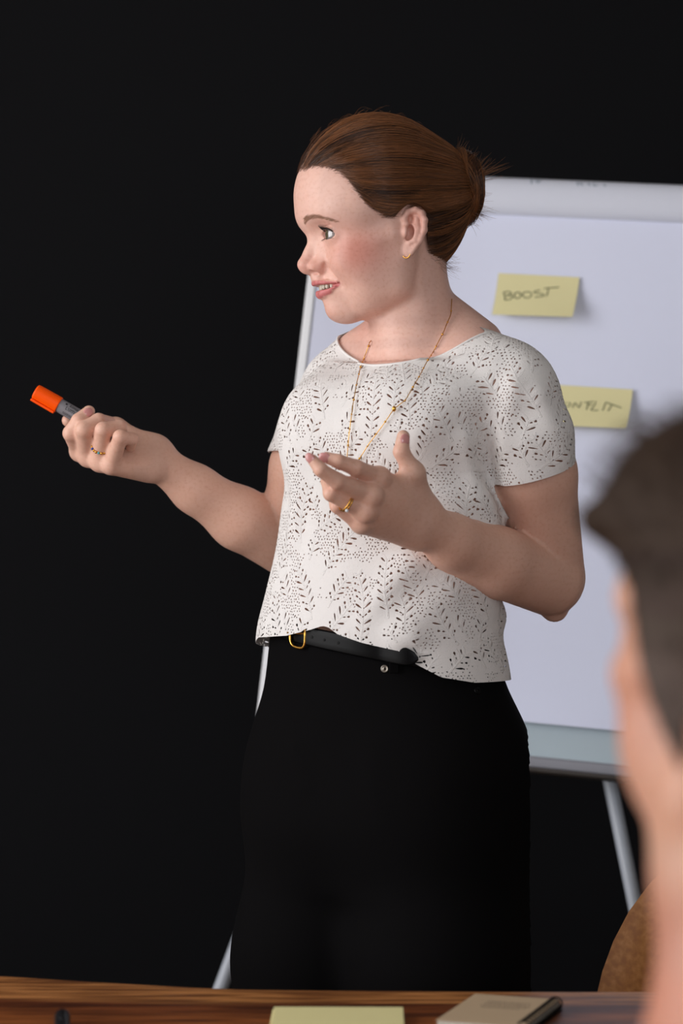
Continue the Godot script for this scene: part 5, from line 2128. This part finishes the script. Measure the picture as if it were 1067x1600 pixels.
func marker() -> void:
	var a := P(55.0, 611.5, -0.070)
	var b := P(203.0, 697.0, -0.070)
	var ax := (b - a).normalized()
	var o := thing("marker", "orange capped grey marker held in the woman's raised right hand", "marker", a)
	var side := (Vector3(0, 0, 1) - ax * ax.z).normalized()
	var bs := Basis(side.cross(ax), ax, side)      # y along the barrel, z towards the viewer
	var len := a.distance_to(b)
	var cap := Geo.new()
	var cl := 0.0305
	cap.lathe([Vector2(0.0, 0.0), Vector2(0.0072, 0.0), Vector2(0.0083, 0.0006), Vector2(0.0088, 0.002), Vector2(0.0092, cl - 0.001), Vector2(0.0088, cl), Vector2(0.0079, cl)], 32, Transform3D(bs, Vector3.ZERO))
	var orange := mat(hexc("ff5600"), 0.45, 0.0, 0.3)
	var c := part("cap", cap.made(), orange, o)
	var clip := Geo.new()
	clip.box(Vector3(0.0028, cl - 0.001, 0.0040), 0.0006, Transform3D(bs, bs * Vector3(-0.0100, cl / 2.0, 0.0030)))
	part("clip", clip.made(), orange, c)
	var grey := mat(hexc("7d7b80"), 0.42, 0.0, 0.5)
	var body := Geo.new()
	body.lathe([Vector2(0.0076, cl - 0.002), Vector2(0.0079, cl), Vector2(0.0080, len - 0.004), Vector2(0.0075, len), Vector2(0.0, len)], 32, Transform3D(bs, Vector3.ZERO))
	var barrel := part("barrel", body.made(), grey, o)
	# dark print on the barrel
	var ink := mat(hexc("1c1b1f"), 0.6)
	var tx := Basis(bs.y, -bs.x if (-bs.x).y > 0 else bs.x, bs.z)
	for line in [["Luma", 0.0042, -0.0003], ["Kima", 0.0034, 0.0042]]:
		var g := letters(line[0], line[1])
		var yy: float = line[2]
		var zz := sqrt(maxf(0.00802 * 0.00802 - yy * yy, 0.0))
		var mi := part("print", g, ink, barrel)
		var out := (tx.y * yy + tx.z * zz).normalized()
		var up := (tx.y - out * tx.y.dot(out)).normalized()
		mi.transform = Transform3D(Basis(tx.x, up, out), tx.x * (cl + 0.0085) + out * 0.00805 + tx.x * (0.003 if line[0] == "Kima" else 0.0) - up * line[1] * 0.4)
	# two rows of print too small to read
	var rnd := RandomNumberGenerator.new()
	rnd.seed = 2
	var rows := Geo.new()
	for k in 2:
		var run := 0.0
		while run < 0.014:
			var w := rnd.randf_range(0.0006, 0.0018)
			var yy := -0.0040 - 0.0013 * k
			var out := (tx.y * yy + tx.z * sqrt(0.00802 * 0.00802 - yy * yy)).normalized()
			var up := (tx.y - out * tx.y.dot(out)).normalized()
			rows.box(Vector3(w, 0.0007, 0.0002), 0.00005, Transform3D(Basis(tx.x, up, out), tx.x * (cl + 0.008 + run + w / 2.0) + out * 0.00805))
			run += w + 0.0005
	part("print", rows.made(), ink, barrel)
	var dot := Geo.new()
	dot.ball(tx.x * (cl + 0.0075) + (tx.y * 0.0052 + tx.z * 0.0061), Vector3(0.0012, 0.0012, 0.0004), Basis(tx.x, (tx.y - tx.z * 0.6).normalized(), (tx.z + tx.y * 0.6).normalized()), 6, 10)
	part("print", dot.made(), ink, barrel)

# raised lettering, a baseline at the origin, the given height of capitals
func letters(text: String, high: float, font := "Droid Sans") -> Mesh:
	var f := SystemFont.new()
	f.font_names = PackedStringArray([font])
	var t := TextMesh.new()
	t.text = text
	t.font = f
	t.font_size = 32
	t.pixel_size = high / 23.0
	t.depth = high * 0.06
	t.horizontal_alignment = HORIZONTAL_ALIGNMENT_LEFT
	t.vertical_alignment = VERTICAL_ALIGNMENT_BOTTOM
	return t

# ---------------------------------------------------------------- the listener in the foreground
func man() -> void:
	var who := thing("person", "man with short grey-brown hair seen from behind at the right edge, near the camera", "man", Vector3(0.215, 0, 1.45))
	var yaw := deg_to_rad(35.0)
	# u forwards, v up, w to his left
	var fwd := Vector3(-sin(yaw), 0, -cos(yaw))
	var left := Vector3(-cos(yaw), 0, sin(yaw))
	var hx := Transform3D(Basis(fwd, Vector3.UP, left), Vector3(0.219, 1.146, 1.45))
	var f := Sdf.new()
	f.xf = hx
	f.ell(Vector3(0.0, 0.018, 0), Vector3(0.092, 0.076, 0.074))
	f.ell(Vector3(0.030, -0.045, 0), Vector3(0.062, 0.085, 0.062), 0.02)
	f.cap2(Vector3(0.055, -0.118, 0.016), Vector3(0.008, -0.092, 0.055), 0.017, 0.017, 0.015)
	f.cap2(Vector3(0.008, -0.092, 0.055), Vector3(-0.006, -0.03, 0.064), 0.015, 0.012, 0.015)
	f.ell(Vector3(0.025, -0.10, 0), Vector3(0.045, 0.030, 0.045), 0.015)
	f.cap2(Vector3(0.062, -0.034, 0.050), Vector3(0.015, -0.026, 0.067), 0.012, 0.010, 0.012)
	f.cap2(Vector3(0.090, 0.002, 0.008), Vector3(0.067, 0.002, 0.043), 0.013, 0.011, 0.012)
	f.ell2(Vector3(0.090, -0.020, 0.034), Vector3(0.016, 0.012, 0.019), 0.01, Basis.IDENTITY, 1)
	f.ell2(Vector3(0.071, -0.021, 0.033), Vector3(0.013, 0.013, 0.014), 0.008)
	f.ell2(Vector3(0.040, -0.070, 0.040), Vector3(0.032, 0.035, 0.022), 0.02)
	f.chain([Vector3(0.086, -0.012, 0), Vector3(0.098, -0.038, 0), Vector3(0.108, -0.056, 0)], [0.009, 0.009, 0.011], 0.01)
	f.ell2(Vector3(0.094, -0.060, 0.012), Vector3(0.011, 0.008, 0.008), 0.008)
	f.ell(Vector3(0.064, -0.082, 0), Vector3(0.028, 0.026, 0.028), 0.015)
	f.cap2(Vector3(0.090, -0.078, 0.0), Vector3(0.074, -0.080, 0.022), 0.0045, 0.003, 0.005)
	f.cap2(Vector3(0.087, -0.089, 0.0), Vector3(0.072, -0.084, 0.022), 0.0055, 0.003, 0.005)
	f.ell(Vector3(0.060, -0.118, 0), Vector3(0.022, 0.018, 0.022), 0.012)
	for s in [1.0, -1.0]:
		var e := func(u: float, v: float, out: float) -> Vector3: return Vector3(u - 0.012, v, s * (0.070 - 0.40 * u + out))
		f.cap(Vector3(-0.012, -0.022, s * 0.058), e.call(-0.004, -0.018, 0.0), 0.012, 0.010, 0.006)
		f.ell(e.call(-0.004, -0.016, 0.002), Vector3(0.014, 0.024, 0.004), 0.003, Basis(Vector3(0, 1, 0), s * 0.4))
		f.ell(e.call(0.003, -0.020, 0.008), Vector3(0.006, 0.010, 0.007), 0.002, Basis.IDENTITY, 1)
		f.chain([e.call(0.008, -0.012, 0.003), e.call(0.008, 0.0, 0.004), e.call(-0.004, 0.008, 0.006), e.call(-0.016, 0.0, 0.006), e.call(-0.018, -0.016, 0.006), e.call(-0.010, -0.034, 0.004), e.call(0.001, -0.044, 0.001)], [0.003, 0.003, 0.003, 0.0032, 0.0032, 0.003, 0.004], 0.003)
	# neck and trunk, his shoulders square to the table
	f.cap(Vector3(-0.012, -0.05, 0), hx.affine_inverse() * Vector3(0.206, 1.02, 1.455), 0.054, 0.057, 0.012)
	f.xf = Transform3D.IDENTITY
	f.cap(Vector3(0.206, 1.02, 1.455), Vector3(0.212, 0.90, 1.475), 0.057, 0.064, 0.01)
	f.xf = Transform3D(Basis.IDENTITY, Vector3(0.215, 0, 1.50))
	f.chain([Vector3(0, 0.875, 0), Vector3(0, 0.72, -0.01), Vector3(0, 0.55, 0.0)], [0.09, 0.11, 0.115], 0.05)
	for s in [1.0, -1.0]:
		f.cap(Vector3(0, 0.872, 0.0), Vector3(s * 0.165, 0.830, -0.01), 0.058, 0.048, 0.03)
		f.cap(Vector3(s * 0.06, 0.80, -0.03), Vector3(s * 0.06, 0.62, -0.02), 0.10, 0.09, 0.04)
		f.chain([Vector3(s * 0.175, 0.825, -0.01), Vector3(s * 0.235, 0.66, -0.06), Vector3(s * 0.17, 0.655, -0.17)], [0.048, 0.042, 0.032], 0.02)
		f.cap(Vector3(s * 0.17, 0.655, -0.17), Vector3(s * 0.10, 0.635, -0.26), 0.032, 0.026, 0.01)
		f.cap(Vector3(s * 0.10, 0.635, -0.26), Vector3(s * 0.06, 0.63, -0.32), 0.026, 0.024, 0.01)
		for k in 4:
			f.chain([Vector3(s * (0.078 - 0.017 * k), 0.635, -0.32), Vector3(s * (0.066 - 0.018 * k), 0.628, -0.355), Vector3(s * (0.060 - 0.017 * k), 0.610, -0.37 + 0.004 * absf(k - 1.5))], [0.010, 0.009, 0.0075], 0.003)
		f.chain([Vector3(s * 0.075, 0.645, -0.29), Vector3(s * 0.045, 0.655, -0.315), Vector3(s * 0.025, 0.65, -0.335)], [0.012, 0.010, 0.008], 0.004)
		f.chain([Vector3(s * 0.085, 0.555, 0.02), Vector3(s * 0.10, 0.535, -0.36), Vector3(s * 0.10, 0.10, -0.33)], [0.085, 0.062, 0.045], 0.03)
		f.cap(Vector3(s * 0.10, 0.06, -0.33), Vector3(s * 0.11, 0.045, -0.47), 0.042, 0.035, 0.02)
	f.xf = Transform3D.IDENTITY
	var ho := hx.origin
	var headbox := AABB(ho - Vector3(0.15, 0.17, 0.15), Vector3(0.30, 0.32, 0.30))
	var handbox := AABB(Vector3(0.10, 0.58, 1.06), Vector3(0.27, 0.12, 0.22))
	var all := nets(f, headbox.position, headbox.end, 0.004)
	all.add(nets(f, handbox.position, handbox.end, 0.004))
	all.add(nets(f, Vector3(-0.10, -0.02, 0.95), Vector3(0.57, 1.12, 1.66), 0.014, [headbox.grow(-0.03), handbox.grow(-0.03)]))
	var inv := hx.affine_inverse()
	for i in all.v.size():
		var q := inv * all.v[i]
		var c := lin("d09a80")
		c = c.lerp(lin("c07a62"), exp(-((Vector3(q.x, q.y, absf(q.z)) - Vector3(0.05, -0.05, 0.055)) / Vector3(0.03, 0.03, 0.03)).length_squared()) * 0.5)
		c = c.lerp(lin("c4836a"), smoothstep(-0.11, -0.15, q.y))     # shade below the jaw, put into the neck colour
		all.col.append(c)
		all.v[i] -= who.position
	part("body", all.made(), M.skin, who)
	# hair: swept up and forward over the brow
	var h := Sdf.new()
	h.xf = hx
	h.ell(Vector3(-0.006, 0.022, 0), Vector3(0.098, 0.080, 0.079))
	h.ell(Vector3(-0.035, -0.030, 0), Vector3(0.068, 0.066, 0.069), 0.02)
	h.ell2(Vector3(0.012, -0.032, 0.058), Vector3(0.036, 0.062, 0.0215), 0.012)
	h.ell(Vector3(0.045, 0.050, 0), Vector3(0.056, 0.044, 0.068), 0.02)
	h.ell(Vector3(0.078, 0.040, 0.024), Vector3(0.026, 0.016, 0.044), 0.010)
	var line := func(u: float) -> float:
		var xs := [-0.11, -0.07, -0.04, -0.015, -0.002, 0.004, 0.012, 0.035, 0.055, 0.075, 0.12]
		var ys := [-0.105, -0.100, -0.075, -0.050, -0.050, -0.078, -0.058, -0.017, 0.010, 0.024, 0.026]
		for i in xs.size() - 1:
			if u <= xs[i + 1]:
				return lerpf(ys[i], ys[i + 1], clampf((u - xs[i]) / (xs[i + 1] - xs[i]), 0.0, 1.0))
		return ys[-1]
	var hg := clipped(nets(h, headbox.position - Vector3(0.02, 0, 0.02), headbox.end + Vector3(0.03, 0.06, 0.03), 0.005), func(p: Vector3, _n: Vector3) -> float:
		var q := inv * p
		return q.y - line.call(q.x), 0.004)
	var rnd := RandomNumberGenerator.new()
	rnd.seed = 31
	for i in hg.v.size():
		var q := inv * hg.v[i]
		var grey := smoothstep(0.03, -0.04, q.y) * 0.6
		hg.col.append(lin("33241b").lerp(lin("665850"), grey))
		hg.v[i] -= who.position
	var hair_o := part("hair", hg.made(), M.cropped, who)
	var sg := Geo.new()
	for i in 2600:
		var d := Vector3(rnd.randf_range(-1, 1), rnd.randf_range(-0.9, 1), rnd.randf_range(-1, 1)).normalized()
		var p := h.hit(hx * (d * 0.22), -(hx.basis * d), 0.2)
		var q := inv * p
		if q.y < line.call(q.x) + 0.002:
			continue
		var n := h.normal(p)
		var dir := hx.basis * Vector3(0.75 if q.y > 0.03 else -0.35, 0.35 if q.y > 0.03 else -0.8, 0.0)
		dir = (dir - n * dir.dot(n) * 0.7).normalized()
		var len := rnd.randf_range(0.012, 0.026) if q.y > 0.05 else rnd.randf_range(0.006, 0.012)
		var pts := PackedVector3Array()
		for k in 5:
			var t := k / 4.0
			pts.append(p - who.position + dir * len * t + n * len * (0.30 * t))
		var grey := clampf(smoothstep(0.04, -0.04, q.y) * 0.7 + rnd.randfn(0, 0.12), 0.0, 1.0)
		var c := lin("33241b").lerp(lin("6e6058"), grey)
		strand(sg, pts, 0.00045, 0.00015, c, c)
	part("cropped_strands", sg.made(), M.cropped, hair_o)
	for s in [1.0, -1.0]:
		var eg := Geo.new()
		eg.ball(hx * Vector3(0.0712, -0.021, s * 0.033) - who.position, Vector3.ONE * 0.0125)
		part("eyeball", eg.made(), M.sclera, who)
		part("iris", patch_cap(hx * Vector3(0.0712, -0.021, s * 0.033) - who.position, 0.0127, fwd, 0.0, 0.45).made(), M.pupil, who)
	# pale blue shirt with a collar, dark trousers
	var sh := Sdf.new()
	sh.xf = Transform3D(Basis.IDENTITY, Vector3(0.215, 0, 1.50))
	sh.chain([Vector3(0, 0.865, 0), Vector3(0, 0.72, -0.01), Vector3(0, 0.52, 0.0)], [0.100, 0.122, 0.128], 0.05)
	for s in [1.0, -1.0]:
		sh.cap(Vector3(0, 0.875, 0.0), Vector3(s * 0.165, 0.835, -0.01), 0.066, 0.056, 0.03)
		sh.cap(Vector3(s * 0.06, 0.80, -0.03), Vector3(s * 0.06, 0.60, -0.02), 0.112, 0.102, 0.04)
		sh.chain([Vector3(s * 0.175, 0.825, -0.01), Vector3(s * 0.235, 0.66, -0.06), Vector3(s * 0.17, 0.655, -0.17), Vector3(s * 0.125, 0.642, -0.225)], [0.058, 0.052, 0.042, 0.037], 0.02)
	var shirt_m := mat(hexc("b9c3dc"), 0.85, 0.0, 0.2)
	var sgeo := clipped(nets(sh, Vector3(-0.10, 0.40, 1.15), Vector3(0.57, 1.08, 1.70), 0.008), func(p: Vector3, _n: Vector3) -> float:
		var arm := (p - Vector3(0.235, 0.645, 1.29))
		var cuff := 1.0
		if p.z < 1.29 and p.y < 0.72:
			cuff = p.z - 1.285
		var neck_r := Vector2(p.x - 0.212, (p.z - 1.47)).length()
		return minf(minf(p.y - 0.50, cuff), maxf(neck_r - 0.062, 0.935 - p.y)), 0.002)
	for i in sgeo.v.size():
		sgeo.v[i] -= who.position
	var shirt := part("shirt", sgeo.made(), shirt_m, who)
	shirt.set_meta("label", "pale blue collared shirt")
	var cr := []
	for k in 5:
		var row := []
		for i in 33:
			var an := lerpf(0.35, TAU - 0.35, i / 32.0) - PI / 2.0
			var r: float = [0.064, 0.067, 0.072, 0.080, 0.084][k]
			var y: float = [0.910, 0.938, 0.946, 0.930, 0.905][k]
			row.append(Vector3(0.212 + r * cos(an), y, 1.475 + r * sin(an) * 0.98) - who.position)
		cr.append(row)
	var cg := Geo.new()
	cg.grid(cr)
	part("collar", cg.made(), shirt_m, shirt)
	var tr := Sdf.new()
	tr.xf = Transform3D(Basis.IDENTITY, Vector3(0.215, 0, 1.50))
	for s in [1.0, -1.0]:
		tr.chain([Vector3(s * 0.085, 0.555, 0.02), Vector3(s * 0.10, 0.535, -0.36), Vector3(s * 0.10, 0.10, -0.33)], [0.098, 0.075, 0.062], 0.03)
	var tg := clipped(nets(tr, Vector3(-0.05, 0.0, 0.95), Vector3(0.50, 0.68, 1.66), 0.012), func(p: Vector3, _n: Vector3) -> float: return minf(p.y - 0.075, 0.62 - p.y), 0.002)
	for i in tg.v.size():
		tg.v[i] -= who.position
	part("trousers", tg.made(), M.jeans, who)
	for s in [1.0, -1.0]:
		var sf := Sdf.new()
		sf.chain([Vector3(0.215 + s * 0.10, 0.05, 1.20), Vector3(0.215 + s * 0.105, 0.045, 1.12), Vector3(0.215 + s * 0.112, 0.034, 1.02)], [0.050, 0.048, 0.036], 0.02)
		var g := clipped(nets(sf, Vector3(-0.05, 0, 0.95), Vector3(0.5, 0.12, 1.3), 0.008), func(p: Vector3, _n: Vector3) -> float: return p.y - 0.003)
		for i in g.v.size():
			g.v[i] -= who.position
		part("shoe", g.made(), M.belt, who)
	make_chair(Vector3(0.215, 0, 1.72), PI, "brown leather chair that the seated man uses at the near side", true)
